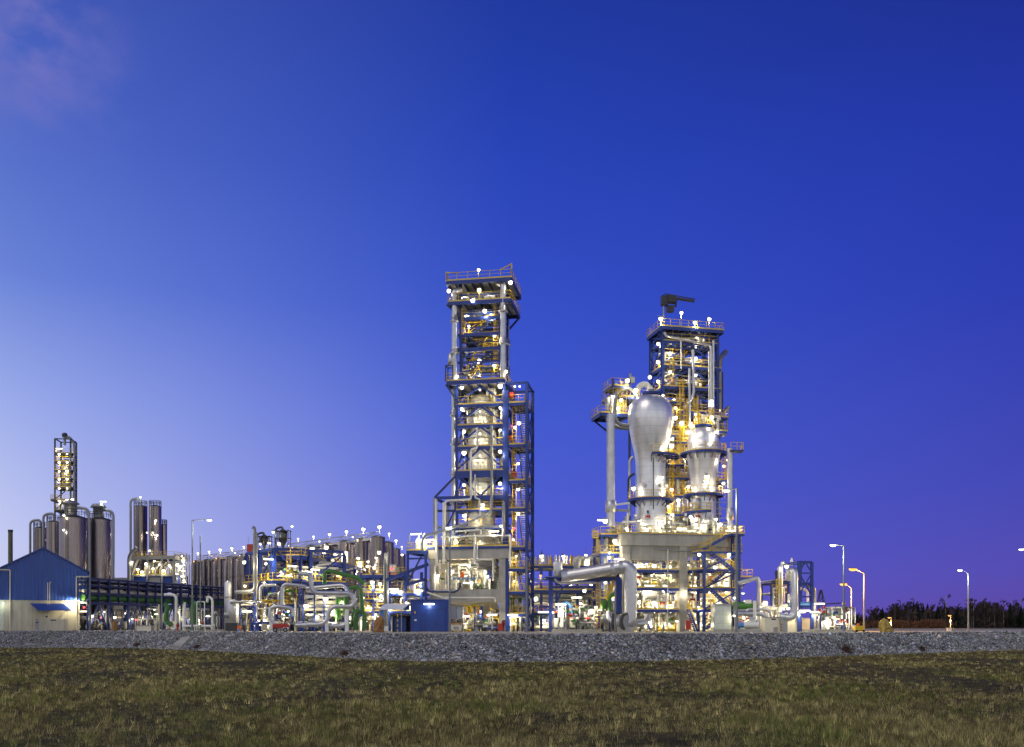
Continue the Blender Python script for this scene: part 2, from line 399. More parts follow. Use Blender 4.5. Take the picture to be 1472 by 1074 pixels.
el=MN('MAXIMUM',z,0)
SL=ramp(el,[(0,lin(214,212,236)),(.085,lin(196,203,242)),(.20,lin(158,174,235)),(.31,lin(106,132,216)),(.42,lin(82,108,198)),(.52,lin(68,92,182)),(.8,lin(40,60,140))])
SCc=ramp(el,[(0,lin(98,96,205)),(.07,lin(84,96,212)),(.21,lin(66,90,208)),(.336,lin(50,77,196)),(.447,lin(38,66,180)),(.541,lin(31,57,160)),(.8,lin(20,38,120))])
SR=ramp(el,[(0,lin(96,72,158)),(.05,lin(84,76,178)),(.13,lin(66,72,182)),(.3,lin(42,60,178)),(.42,lin(34,54,168)),(.5,lin(29,47,148)),(.8,lin(18,32,110))])
t1=MN('POWER',MN('MINIMUM',MN('MAXIMUM',MN('MULTIPLY',MN('ADD',saz,.47),1/.47),0),1),.8)
t2=MN('MINIMUM',MN('MAXIMUM',MN('MULTIPLY',saz,1/.47),0),1)
c=mixc(t2,mixc(t1,SL,SCc),SR)
# thin pinkish cloud high up in the west
cn=N.new('ShaderNodeTexNoise'); cn.inputs['Scale'].default_value=11; cn.inputs['Detail'].default_value=6; cn.inputs['Roughness'].default_value=.55
mp=N.new('ShaderNodeMapping'); mp.inputs['Scale'].default_value=(1.4,1,2.1); mp.inputs['Rotation'].default_value=(0,.5,0); L.new(tc.outputs['Generated'],mp.inputs[0]); L.new(mp.outputs[0],cn.inputs['Vector'])
mk=N.new('ShaderNodeMapRange'); mk.interpolation_type='SMOOTHSTEP'; mk.inputs[1].default_value=-.30; mk.inputs[2].default_value=-.40; L.new(sx.outputs['X'],mk.inputs[0])
mk2=N.new('ShaderNodeMapRange'); mk2.interpolation_type='SMOOTHSTEP'; mk2.inputs[1].default_value=.39; mk2.inputs[2].default_value=.50; L.new(z,mk2.inputs[0])
cl=N.new('ShaderNodeMapRange'); cl.inputs[1].default_value=.36; cl.inputs[2].default_value=.66; L.new(cn.outputs['Fac'],cl.inputs[0])
c=mixc(MN('MULTIPLY',MN('MULTIPLY',mk.outputs[0],mk2.outputs[0]),MN('MULTIPLY',cl.outputs[0],.9)),c,lin(140,130,196))
# the bright half of the twilight sky, behind the camera's left shoulder
back=N.new('ShaderNodeMapRange'); back.interpolation_type='SMOOTHSTEP'; back.inputs[1].default_value=.25; back.inputs[2].default_value=-.6
L.new(sx.outputs['Y'],back.inputs[0])
SB=ramp(el,[(0,(1.0,.92,.86,1)),(.15,(.80,.82,.88,1)),(.4,(.38,.44,.60,1)),(.8,(.07,.10,.26,1))])
c=mixc(back.outputs[0],c,SB)
sk=N.new('ShaderNodeTexSky'); sk.sky_type='NISHITA'; sk.sun_disc=False; sk.sun_elevation=R(0.5); sk.sun_rotation=R(-125)
sks=N.new('ShaderNodeVectorMath'); sks.operation='SCALE'; sks.inputs[3].default_value=.004; L.new(sk.outputs[0],sks.inputs[0])
c=mixc(1.0,c,sks.outputs[0],'ADD')
L.new(c,bg.inputs[0]); bg.inputs[1].default_value=1.0
sun=bpy.data.lights.new('sun','SUN'); sun.energy=.85; sun.angle=R(30); sun.color=(1,.88,.70)
so=bpy.data.objects.new('sun',sun); COL.objects.link(so); so.rotation_euler=(R(42),0,R(-45))
cam=bpy.data.cameras.new('camera'); co=bpy.data.objects.new('camera',cam); COL.objects.link(co)
cam.sensor_width=36; cam.lens=36*FPX/1472; cam.shift_y=363/1472; cam.clip_end=6000; cam.clip_start=.5
co.location=(0,0,EYE); co.rotation_euler=(R(90),0,0); SC.camera=co
SC.view_settings.view_transform='Standard'; SC.view_settings.look='None'; SC.view_settings.exposure=0; SC.view_settings.gamma=1
cy=SC.cycles; cy.max_bounces=5; cy.diffuse_bounces=2; cy.glossy_bounces=3; cy.transparent_max_bounces=4; cy.caustics_reflective=False; cy.caustics_refractive=False
cy.sample_clamp_indirect=2.0; cy.sample_clamp_direct=0; cy.use_denoising=True; cy.use_light_tree=True; cy.use_adaptive_sampling=True; cy.adaptive_threshold=.02
try: cy.denoiser='OPENIMAGEDENOISE'
except Exception: pass

# ---------------------------------------------------------------- ground: field, gravel bank, pad
FZ=-2.66
BP=[(-250,929.5),(0,931),(120,931),(200,932),(270,934.5),(340,938),(400,941.5),(500,947),(600,951),(740,952),(900,951),(1000,949.5),(1100,947),(1200,943.5),(1300,940),(1400,936.5),(1472,934.5),(1700,932)]
bx=[];by=[]
for px,y in BP:
    D=3.46*FPX/(y-900); bx.append((px-CX)/FPX*D); by.append(D)
bx=[-2500,-400]+bx+[400,2500]; by=[420,260]+by+[210,420]
XS=np.unique(np.concatenate([np.linspace(-130,130,175),np.array([-2500,-1200,-600,-400,-250,-180,180,250,400,600,1200,2500])]))
YB=np.interp(XS,bx,by); k=np.ones(7)/7; YB[3:-3]=np.convolve(YB,k,'valid')
def strip(name,rows,m,kind='structure'):
    b=MB(); n=len(XS); vs=[(x,y,zz) for r in rows for x,y,zz in r]; fs=[(i*n+j,i*n+j+1,(i+1)*n+j+1,(i+1)*n+j) for i in range(len(rows)-1) for j in range(n-1)]
    b.add(vs,fs,m,True); o=b.build(name); o['kind']=kind; return o
rg=np.random.default_rng(5)
FIELD=mat('field_soil_grass',(.035,.033,.014),.95,var=.35,scale=.35,bump=.6,bscale=3,col2=(.085,.07,.035),spec=.05)
BANK=mat('bank_gravel',(.09,.09,.085),.9,var=.5,scale=2,bump=.5,bscale=12)
GRND=mat('ground_beyond',(.16,.14,.10),.95,var=.2,scale=.1,spec=.05)
far=[(x,-150,FZ) for x in XS]
strip('field',[far]+[[(x,yb*t+(-0)*(1-t),FZ+.10*math.sin(x*.35+t*9)*(t<.999)*math.sin(t*14)) for x,yb in zip(XS,YB)] for t in (.15,.25,.32,.4,.5,.6,.7,.8,.9,1)],FIELD)
strip('gravel_bank',[[(x,y,FZ-.02) for x,y in zip(XS,YB)],[(x,y+1.3,FZ+.8+.06*math.sin(x*.9)) for x,y in zip(XS,YB)],[(x,y+2.7,FZ+1.75+.05*math.sin(x*1.3)) for x,y in zip(XS,YB)],[(x,y+4.1,-.02) for x,y in zip(XS,YB)],[(x,y+4.6,.0) for x,y in zip(XS,YB)]],BANK)
strip('pavement',[[(x,y+4.6,0) for x,y in zip(XS,YB)],[(x,max(262,y+30),0) for x,y in zip(XS,YB)]],PAVE)
strip('ground',[[(x,max(262,y+30),0) for x,y in zip(XS,YB)],[(x,4500,0) for x,y in zip(XS,YB)]],GRND)
def npmesh(name,verts,faces,m,attr=None,kind='stuff'):
    me=bpy.data.meshes.new(name); nv=len(verts); nf=len(faces); k=faces.shape[1]
    me.vertices.add(nv); me.vertices.foreach_set('co',verts.astype(np.float32).ravel())
    me.loops.add(nf*k); me.loops.foreach_set('vertex_index',faces.astype(np.int32).ravel())
    me.polygons.add(nf); me.polygons.foreach_set('loop_start',np.arange(0,nf*k,k,dtype=np.int32))
    if attr is not None:
        a=me.color_attributes.new('tone','FLOAT_COLOR','POINT'); a.data.foreach_set('color',attr.astype(np.float32).ravel())
    me.update(calc_edges=True); me.materials.append(m); o=place(name,me); o['kind']=kind; return o
def attrmat(name,rough=.9):
    m=bpy.data.materials.new(name); m.use_nodes=True; nt=m.node_tree; a=nt.nodes.new('ShaderNodeAttribute'); a.attribute_name='tone'
    b=nt.nodes['Principled BSDF']; b.inputs['Roughness'].default_value=rough; b.inputs['Specular IOR Level'].default_value=.2
    nt.links.new(a.outputs['Color'],b.inputs['Base Color']); return m
STONE=attrmat('stone_grey',.85); BLADE=attrmat('grass_blade',.9)
# stones of the bank
def vnoise(x,y,s,seed):
    r=np.random.default_rng(seed); T=r.random((64,64)); X=x/s;Y=y/s; i=np.floor(X).astype(int);j=np.floor(Y).astype(int); a=X-i;b=Y-j; a=a*a*(3-2*a);b=b*b*(3-2*b)
    g=lambda p,q:T[p%64,q%64]
    return (g(i,j)*(1-a)+g(i+1,j)*a)*(1-b)+(g(i,j+1)*(1-a)+g(i+1,j+1)*a)*b
def stones(n):
    x=rg.uniform(-105,105,n); keep=np.ones(n,bool)
    t=rg.random(n); yb=np.interp(x,XS,YB); y=yb+t*4.3-.1
    keep=np.abs(x)<.56*y+4; x,y,t=x[keep],y[keep],t[keep]; n=len(x)
    zz=np.interp(t*4.3-.1,[0,1.3,2.7,4.1,4.6],[FZ,FZ+.8,FZ+1.75,-.02,0])
    s=rg.lognormal(-2.68,.5,n)
    base=np.array([(1,0,0),(-1,0,0),(0,1,0),(0,-1,0),(0,0,1),(0,0,-1)],float)
    f=np.array([(0,2,4),(2,1,4),(1,3,4),(3,0,4),(2,0,5),(1,2,5),(3,1,5),(0,3,5)])
    v=base[None]*rg.uniform(.6,1.25,(n,6,1))+rg.normal(0,.18,(n,6,3)); a=rg.uniform(0,6.3,n); ca,sa=np.cos(a)[:,None],np.sin(a)[:,None]
    vx=v[...,0]*ca-v[...,1]*sa; vy=v[...,0]*sa+v[...,1]*ca; tl=rg.uniform(-.7,.7,n)[:,None]
    vz=v[...,2]*np.cos(tl)+vx*np.sin(tl)
    v=np.stack([vx,vy,vz*.8],-1)*s[:,None,None]+np.stack([x,y,zz],-1)[:,None]
    g=np.clip(rg.normal(.36,.17,n),.04,.85)[:,None]*np.array([.97,1.0,1.05])*(1+rg.normal(0,.04,(n,3)))
    g=g*(.6+.75*(vnoise(x,y+t*9,3.1,31)*.6+vnoise(x,y+t*9,.9,32)*.4))[:,None]; br=rg.random(n)<.12; g[br]*=np.array([1.15,.95,.7])
    at=np.concatenate([np.repeat(g[:,None],6,1),np.ones((n,6,1))],-1)
    npmesh('gravel_stones',v.reshape(-1,3),(f[None]+6*np.arange(n)[:,None,None]).reshape(-1,3),STONE,at.reshape(-1,4))
stones(85000)
# dry grass of the field
def vnoise(x,y,s,seed):
    r=np.random.default_rng(seed); T=r.random((64,64)); X=x/s;Y=y/s; i=np.floor(X).astype(int);j=np.floor(Y).astype(int); a=X-i;b=Y-j; a=a*a*(3-2*a);b=b*b*(3-2*b)
    g=lambda p,q:T[p%64,q%64]
    return (g(i,j)*(1-a)+g(i+1,j)*a)*(1-b)+(g(i,j+1)*(1-a)+g(i+1,j+1)*a)*b
def grass():
    # tufts: each a handful of blades sharing a tone; many small low ones, some tall straw ones
    V_=[];C_=[]
    def tufts(n,ymax,blades,hmean,spread,tall):
        y=26.0*np.exp(rg.random(n)*math.log(ymax/26.0)); x=(rg.random(n)*2-1)*(.55*y+2)
        pat=vnoise(x,y*.8,6,1)*.5+vnoise(x,y,1.7,2)*.5; bare=vnoise(x,y*.7,4,8)
        k=(y<np.interp(x,XS,YB)-.05)&(rg.random(n)<(.35+.9*pat))&((bare<.8)|(rg.random(n)<.35)); x,y,pat=x[k],y[k],pat[k]; n=len(x)
        H=rg.lognormal(math.log(hmean),.38,n)*(.7+.6*pat)
        gr=np.clip((vnoise(x,y,8,11)*.6+vnoise(x,y,2.5,12)*.4-.45)*2.6,0,1)*.55
        u=rg.random(n); straw=np.array([.44,.375,.15]);green=np.array([.17,.185,.05]);brown=np.array([.155,.125,.06])
        t=np.where((u<(.5 if tall else .35))[:,None],straw,brown); isg=(rg.random(n)<gr+.10); t=np.where(isg[:,None],green,t)
        t=t*np.exp(rg.normal(0,.36,n))[:,None]*(.72+.5*pat)[:,None]
        X=np.repeat(x,blades)+rg.normal(0,spread,n*blades); Y=np.repeat(y,blades)+rg.normal(0,spread,n*blades); h=np.repeat(H,blades)*rg.uniform(.55,1.1,n*blades)
        wd=np.clip(Y/28,1,3.6)*rg.uniform(.006,.012,n*blades); a=rg.uniform(0,6.28,n*blades); dx,dy=np.cos(a)*wd,np.sin(a)*wd*.4
        lx=rg.normal(0,.38,n*blades)*h; ly=rg.normal(0,.38,n*blades)*h; z0=np.full(n*blades,FZ-.05)
        V_.append(np.stack([np.stack([X-dx,Y-dy,z0],-1),np.stack([X+dx,Y+dy,z0],-1),np.stack([X+lx,Y+ly,z0+h+.05],-1)],1))
        c=np.repeat(t,blades,0)*np.exp(rg.normal(0,.25,n*blades))[:,None]; C_.append(np.concatenate([np.repeat(c[:,None],3,1),np.ones((n*blades,3,1))],-1))
    tufts(70000,165,9,.09,.10,False); tufts(26000,165,10,.17,.07,True); tufts(9000,60,13,.22,.06,True)
    v=np.concatenate(V_);c=np.concatenate(C_); npmesh('dry_grass',v.reshape(-1,3),np.arange(3*len(v)).reshape(-1,3),BLADE,c.reshape(-1,4))
grass()
def bank_y(x): return float(np.interp(x,XS,YB))
# ---------------------------------------------------------------- tall tower on its concrete table
T=F('process_tower','tallest steel tower, blue framed, on a grey concrete table beside the stair tower','tower',686,140,-10)
U,Z,P=T.U,T.Z,T.P
zd=Z(785); zb=Z(803)
uL,uR=U(614),U(731)
for px0,px1 in ((617,630),(717,728)):
    a,b_=U(px0),U(px1)
    for v in (.1,8.2): T.sq((a+b_)/2,v+.65,0,zb-.01,b_-a,CONC,'concrete_column',1.25)
b=MB(); b.b2(uL,uR,0,1.5,zb,zd-.06,CONCF); b.build('concrete_beam',T.r)
MB().b2(uL,uR,8.1,9.6,zb,zd-.06,CONCF).build('concrete_beam',T.r)
MB().b2(uL+.05,uL+1.45,1.502,8.098,zb+.02,zd-.08,CONC).build('concrete_beam',T.r); MB().b2(uR-1.45,uR-.05,1.502,8.098,zb+.02,zd-.08,CONC).build('concrete_beam',T.r)
MB().b2(U(630,8.2)+.1,U(717,8.2)-.1,8.0,8.06,.02,zb-.05,CREAM).build('wall_panel',T.r)  # added cream backdrop in place of the bright equipment behind, hides the sky
a,b_=U(630)+.003,U(717)-.003
MB().b2(a,b_,.2,1.2,Z(865),Z(847),CONCF).build('concrete_beam',T.r)
MB().b2(a,b_,8.3,9.3,Z(865),Z(847),CONC).build('concrete_beam',T.r)
MB().b2(a,b_,1.25,8.25,Z(853),Z(849),CONC).build('concrete_slab',T.r)
T.deck(uL-.1,uR+.1,-.15,9.8,zd,'FLRB')
# wider truss storey, px 622-727, y 713-784
z19=Z(714); uc=[U(624),U(655.5),U(724)]
for u in (uc[0],):
    for v in (.45,8.2): T.col(u,v,zd,z19,.42,GALV)
T.beam((uc[0],.45,z19),(uc[2],.45,z19),.34,.4); T.beam((uc[0],8.2,z19),(uc[2],8.2,z19),.34,.4); T.beam((uc[0],.5,z19-.02),(uc[0],8.1,z19-.02),.3,.36)
T.beam((uc[0],.45,Z(733)),(uc[2],.45,Z(733)),.26,.3,DKBLUE); T.beam((uc[0],.45,Z(757)),(uc[2],.45,Z(757)),.26,.3,GALV)
T.brace((uc[0],.45,Z(713)),(uc[1],.45,Z(681)),.26,DKBLUE); T.brace((uc[0],8.2,Z(713)),(uc[1],8.2,Z(681)),.26,DKBLUE)
T.brace((U(641),.5,Z(757)),(U(652),.5,Z(733)),.2); T.brace((U(690),.3,Z(757)),(U(722),.3,Z(782)),.28,GALV); T.brace((U(690),.3,Z(757)),(U(652),.3,Z(782)),.28,GALV)
T.brace((U(700),.5,Z(716)),(U(722),.5,Z(745)),.26); T.brace((U(655),.5,Z(733)),(U(672),.5,Z(716)),.26)
T.deck(U(641),uc[2],.6,8,Z(757)+.02,'FB',eh=.28); T.deck(uc[1],uc[2],.2,8.3,Z(733)+.1,'F',eh=.28)
# main frame
zt=Z(548)
for u in uc[1:]:
    for v in (.5,8.0): T.col(u,v,zd,zt,.40)
floors=[(714,.0),(676,.9),(641,.36),(610,.36),(580,.36)]
for i,(py,h) in enumerate(floors):
    z=Z(py)
    T.deck(uc[1],uc[2],.3,8.3,z+.05,'FLRB',eh=.42 if py!=676 else 1.0)
    top=Z([676,641,610,580,551][i])-.3; um=(uc[1]+uc[2])/2
    if py in (714,):
        for s in (uc[1],uc[2]): T.brace((um,.5,z+.15),(s,.5,top),.24)
    else:
        for s in (uc[1],uc[2]):
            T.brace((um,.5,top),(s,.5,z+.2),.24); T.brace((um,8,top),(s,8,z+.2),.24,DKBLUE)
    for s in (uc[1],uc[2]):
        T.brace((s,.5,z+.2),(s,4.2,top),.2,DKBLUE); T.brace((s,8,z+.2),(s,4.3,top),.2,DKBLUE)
T.deck(U(641,-.8),U(726,-.8),-.8,8.6,zt+.05,'FLRB',eh=.55,joist=1.5)
for v in (-.4,8.6): T.brace((U(642),v,zt-.4),(uc[1],v+.4,Z(573)),.24,DKBLUE)
b=MB()   # small cage on the overhang corner
for x,y in ((U(642),-.6),(U(652),-.6),(U(642),.8),(U(652),.8)): b.bar((x,y,zt),(x,y,Z(525)),.14,.14,DKBLUE)
for zz in (Z(525),): 
    for p,q in (((U(642),-.6),(U(652),-.6)),((U(642),.8),(U(652),.8)),((U(642),-.6),(U(642),.8)),((U(652),-.6),(U(652),.8))): b.bar((*p,zz),(*q,zz),.15,.15,DKBLUE)
b.build('cage',T.r)
# slim upper tower
ztop=Z(404); z2=Z(433)
ul,ur=U(661),U(718.5)
for u in (ul,ur):
    for v in (.6,6.2): T.col(u,v,zt+.06,ztop-.1,.36)
for py in (519,500,479,456):
    z=Z(py)
    for v in (.6,6.2): T.beam((U(657),v,z),(U(720),v,z),.3,.44 if py!=519 else .3)
    for u in (ul,ur): T.beam((u,.8,z-.03),(u,6.0,z-.03),.26,.3,DKBLUE)
for (p0,y0),(p1,y1),v in (((672,527),(708,500),2.2),((706,500),(674,478),3.6),((674,478),(709,455),2.2),((708,455),(676,434),3.6),((676,547),(690,527),2.6)):
    T.stair((U(p0,v),v,Z(y0)),(U(p1,v),v,Z(y1)),1.0,m=DKBLUE)
for py,a,b_ in ((500,700,718),(478,662,677),(455,701,718),(527,664,677)): T.deck(U(a,3),U(b_,3),1.6,4.4,Z(py)+.02,'F',eh=.2)
T.deck(U(643,-.6),U(735,-.6),-.6,7.2,z2,'FLRB',eh=.5,joist=1.3); T.deck(U(640.5,-.9),U(736,-.9),-.9,7.5,ztop,'FLRB',eh=.5,joist=1.3)
T.deck(U(662),U(719),.8,6,Z(419),None,eh=.3,joist=1.0); T.deck(U(662),U(719),.8,6,Z(446),None,eh=.3,joist=1.0)
for v in (-.4,6.9): T.brace((U(643),v,z2-.4),(ul,v+.8,Z(452)),.22,DKBLUE); T.brace((U(736),v,z2-.4),(ur,v+.8,Z(452)),.22,DKBLUE)
b=MB()   # hoisting davits at the corners of the roof
for px,py,e in ((641.5,391,660),(735.5,378.5,717)):
    b=MB(); p=P(px,py,-.7); b.bar((p.x,p.y,ztop),(p.x,p.y,p.z),.18,.18,YEL); b.bar((p.x,p.y,p.z-.1),(U(e,-.7),-.7,ztop+1.05),.13,.13,YEL); b.build('davit',T.r)
b=MB(); p=P(688,392,1); b.bar((p.x,p.y,ztop),(p.x,p.y,p.z),.10,.10,GALV); b.build('lamp_pole',T.r)
# riser pipes up the tower corners
for px,v,y0,y1,r,cs in ((653,-.15,553,417,.40,(459,505)),(723.5,-.15,553,411,.44,(449,495)),(729,6.4,553,440,.36,(478,520)),(663,5.4,553,486,.36,(488,)),(652,1.2,785,553,.36,(592,633,677,720))):
    u=U(px,v); T.pipe([(u,v,Z(y0)),(u,v,Z(y1)),(u+(.9 if px<690 else -.9),v+.6,Z(y1)+.3)],r,SILV,.5,12,bands=1.0,name='riser_pipe')
    for c in cs:
        b=MB(); zz=Z(c); b.lathe([(r+.01,.7),(r*1.32,.6),(r*1.32,-.05),(r*1.5,-.08),(r*1.5,-.28),(r+.01,-.32)],SILV,14,(u,v,zz)); b.build('pipe_collar',T.r)
u=U(648,-.4); MB().lathe([(.05,-.9),(.42,-.8),(.42,.9),(.05,1.0)],SILV,14,(u,-.4,Z(517))).build('drum',T.r)
# white pipework draped over the front
T.pipe([P(686,615,-.25),P(686,644,-.25),P(677,646,-.25),P(677,718,-.25),P(640,720,-.25),P(639,776,-.25)],.15,WHITE)
T.pipe([P(707,612,-.3),P(707,736,-.3),P(672,752,-.3),P(640,762,-1.2),P(612,770,-1.8),P(607,776,-1.8),P(607,792,-1.8)],.19,GREY,.8)
T.pipe([P(683,682,-.2),P(683,716,-.2),P(690,718,-.2),P(690,742,-.2),P(681,743,-.2)],.12,WHITE)
T.pipe([P(724,722,-.3),P(724,770,-.3)],.24,GALV); T.pipe([P(627,718,-.3),P(628,812,-.3)],.2,WHITE); T.pipe([P(638,722,-.4),P(638,810,-.4)],.2,WHITE)
T.pipe([P(683,771,-.35),P(682,808,-.35),P(688,813,-.3)],.17,WHITE); T.pipe([P(686,782,-.3),P(686,804,-.3),P(709,805,-.3),P(709,835,-.3)],.12,WHITE)
T.pipe([P(634,772,-.3),P(733,770,-.3),P(734,774,-.3),P(733,812,-.3)],.13,WHITE); T.pipe([P(655,764,-.4),P(691,762,-.4),P(691,768,-.4)],.13,WHITE)
T.pipe([P(645,808,-.3),P(645,851,.1)],.13,WHITE); T.pipe([P(625,853,-.2),P(625,813,-.2),P(633,812,-.2)],.11,WHITE)
T.pipe([P(614,845,-.5),P(616,850,-.5),P(655,851,-.5),P(661,845,-.5),P(662,838,-.5)],.16,DKBLUE,.5)
T.pipe([P(612,851,-.6),P(644,862,-.6)],.12,WHITE); T.pipe([P(640,859,-.6),P(711,859,-.6),P(712,866,-.6)],.10,WHITE)
for i in range(5):
    b=MB(); p=P(653+i*7,832,1.5); b.box(p,(.5,.4,.36),GREY); b.box((p.x,p.y-.21,p.z),(.4,.02,.26),LTBLUE); b.build('instrument_box',T.r)
b=MB(); p=P(664.5,827,1.2); b.box(p,(.56,.4,.6),ORG); b.lathe([(.28,.3),(.2,.45),(.05,.5)],ORG,10,p); b.build('beacon_box',T.r)
# internals of the truss storey and table
rn=random.Random(3)
for i in range(26):
    v=rn.uniform(1,7); y0=rn.choice([Z(757),Z(733),zd,Z(714)]); u0=rn.uniform(U(640),U(722)); m=rn.choice([SILV,WHITE,GALV,GALV,YEL])
    if i%2: T.pipe([(u0,v,y0+rn.uniform(.1,1)),(min(U(724),u0+rn.uniform(1,5)),v,0)],.1,m) if 0 else T.pipe([(u0,v,y0+.6),(min(U(722),u0+rn.uniform(1.5,5)),v,y0+.6),(min(U(722),u0+rn.uniform(1.5,5)),min(8,v+2),y0+.6)],rn.uniform(.08,.2),m)
    else: T.pipe([(u0,v,y0),(u0,v,y0+rn.uniform(1.5,4))],rn.uniform(.08,.22),m)
for i,py in enumerate((676,641,610,580)):
    for k in range(7):
        u0=rn.choice([rn.uniform(uc[1]+.4,uc[1]+1.6),rn.uniform(uc[2]-1.6,uc[2]-.4)]); v=rn.uniform(1,7); m=rn.choice([SILV,WHITE,GALV,DARK])
        T.pipe([(u0,v,Z(py)+.1),(u0,v,Z(py)+rn.uniform(1,2.7)),(u0+rn.uniform(-.4,.4),v-.8,Z(py)+2.2)],rn.uniform(.08,.2),m)
    T.pipe([(U(711,2),2,Z(py)+.1),(U(711,2),2,Z(py)+2.4),(U(707,3),3,Z(py)+2.7)],.24,WHITE)
for px,py,v,p in ((688,389,1,90),(689,418,-.2,200),(697,448,.3,260),(674,470,1,260),(711,483,1,200),(689,519,1,260),(711,526,1.5,200),(657,542,-.4,160),(727,535,-.4,160),(734,407,-.6,160),(645,419,.5,160),(680,433,-.5,60)):
    T.lamp(px,py,v,p)
for py in (558,589,621,652,698):
    T.lamp(664 if py<600 else 667,py,-.1 if py<560 else .9,330); T.lamp(719,py-2,.1,330); T.lamp(690,py+3,1.0,200,'small')
for px,py,v,p,k in ((694,727,.3,200,'globe'),(613,779,-.9,200,'globe'),(617,776,-.9,160,'tube'),(710,764,-.2,420,'tube'),(668,742,.8,200,'globe'),(685,747,.5,160,'small'),(655,776,-.1,160,'small'),(690,779,.3,200,'small'),(630,828,-.2,260,'globe'),(668,812,2.2,800,'tube'),(700,829,1.6,400,'globe'),(673,838,1.3,260,'tube'),(690,818,3,400,'tube'),(650,822,3.5,300,'globe'),(707,884,.5,420,'tube'),(668,886,1.5,300,'tube'),(690,880,4,260,'globe'),(650,876,4,200,'globe'),(720,757,-.2,160,'small')):
    T.lamp(px,py,v,p,k)
T.lamp(646,758,-1.2,80,'street',COOL)
rn=random.Random(61)
for i in range(26):
    v=rn.uniform(1.2,5.6); x=rn.uniform(U(664,v),U(712,v)); z=Z(rn.choice([545,519,500,479,456,433])); m=rn.choice([SILV,GALV,WHITE,DARK,YEL])
    if i%3: T.pipe([(x,v,z+.1),(x,v,z+rn.uniform(1.2,2.2)),(x+.6,v,z+2.3)],rn.uniform(.08,.2),m)
    else: T.pipe([(U(662,v),v,z+.35),(U(718,v),v,z+.35)],rn.uniform(.08,.18),m)
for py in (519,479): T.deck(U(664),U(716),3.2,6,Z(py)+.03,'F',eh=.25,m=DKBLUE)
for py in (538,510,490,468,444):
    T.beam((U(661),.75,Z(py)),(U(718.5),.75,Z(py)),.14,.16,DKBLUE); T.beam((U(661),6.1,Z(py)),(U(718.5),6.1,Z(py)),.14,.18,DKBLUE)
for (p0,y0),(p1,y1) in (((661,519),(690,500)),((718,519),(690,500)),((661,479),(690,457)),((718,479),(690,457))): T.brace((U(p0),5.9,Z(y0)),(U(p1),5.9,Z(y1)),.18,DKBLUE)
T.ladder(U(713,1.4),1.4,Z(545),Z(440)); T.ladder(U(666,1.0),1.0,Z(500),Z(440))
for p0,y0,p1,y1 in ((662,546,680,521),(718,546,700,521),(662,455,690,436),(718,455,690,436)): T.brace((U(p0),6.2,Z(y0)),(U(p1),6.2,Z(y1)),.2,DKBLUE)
for px,py in ((668,425),(705,424),(672,452),(706,452),(690,540),(675,540)): T.lamp(px,py,1.5,420,'small')  # added fill lamps, brighten the undersides of the upper decks
# column vessel in the tower
C=T.L(693,780,144); uv=(U(692,4),4.2)
dc=thing('distillation_column','white clad column showing between the floors of the tallest tower','vessel',T.O+V((uv[0]*T.c-uv[1]*T.n,uv[0]*T.n+uv[1]*T.c,0)),T.t)
r=2.0; MB().lathe([(.3,8),(1.2,8.6),(r*.9,9.6),(r,10.4),(r,Z(575)),(r*.94,Z(567)),(r*.7,Z(561)),(r*.35,Z(558)),(.05,Z(557))],VESL,36).build('shell',dc)
for py in (690,655,624,592): MB().lathe([(r+.002,-.12),(r+.12,-.1),(r+.12,.1),(r+.002,.12)],GALV,36,(0,0,Z(py))).build('stiffener_ring',dc)
MB().lathe([(r*1.12,Z(778)),(r*1.12,Z(770))],GALV,32,(0,0,0)).build('support_skirt',dc)
MB().tube([(1.0,-.4,Z(563)),(1.0,-.4,Z(553)),(1.7,-1,Z(552)),(1.8,-1,Z(566))],.3,WHITE,10,.5).build('overhead_pipe',dc)
for i,py in enumerate((700,660,628,597)):
    MB().cyl((-.4,-r+.05,Z(py)+.9),(-.4,-r-.35,Z(py)+.9),.38,SILV,12).build('manhole',dc)
# equipment under and on the table, each a thing
def zone(name,label,cat,fr,px0,px1,v0,v1,z0,z1,n,seed,**k):
    c=fr.P((px0+px1)/2,900,0); wO=fr.O+V((c.x*fr.c,c.x*fr.n,0))
    q=F(name,label,cat,0,100,0); q.O=V((wO.x,wO.y,0)); q.t=fr.t;q.c=fr.c;q.n=fr.n; q.r.location=(wO.x,wO.y,z0); q.r.rotation_euler=(0,0,fr.t)
    clutter(q,fr.U(px0,v0)-c.x,fr.U(px1,v0)-c.x,v0,v1,0,z1-z0,n,seed,**k); return q
zone('pipe_manifold','dense silver and blue pipes on the ground under the tallest tower concrete table','pipework',T,633,715,1.5,8,0,3.8,46,11,valves=16,pal=[SILV,WHITE,CREAM,BLUE,BLUE,GALV,YEL])
zone('reactor_equipment','white reactor bottoms and valves on the slab inside the concrete table below the tallest tower','pipework',T,634,715,2.0,8,6.05,10,40,12,drums=4,boxes=4,pal=[WHITE,WHITE,SILV,CREAM,GALV])
zone('deck_pipework','bright white pipework on the deck above the concrete table of the tallest tower','pipework',T,634,722,1.2,8.5,zd,zd+2.6,40,13,drums=4,pal=[WHITE,SILV,SILV,GALV,CREAM,YEL])
tk=thing('hopper_vessel','pale vessel with a conical bottom hanging inside the concrete table of the tallest tower','vessel',T.O+V((U(697,4)*T.c-4*T.n,U(697,4)*T.n+4*T.c,0)),T.t)
MB().lathe([(.3,6.4),(.35,7.2),(1.5,8.6),(1.7,9.0),(1.7,10.6),(1.3,11.4)],VESL,26).build('shell',tk); MB().lathe([(1.72,9.0),(2.0,9.0),(2.0,9.2),(1.72,9.2)],GALV,26).build('flange',tk)
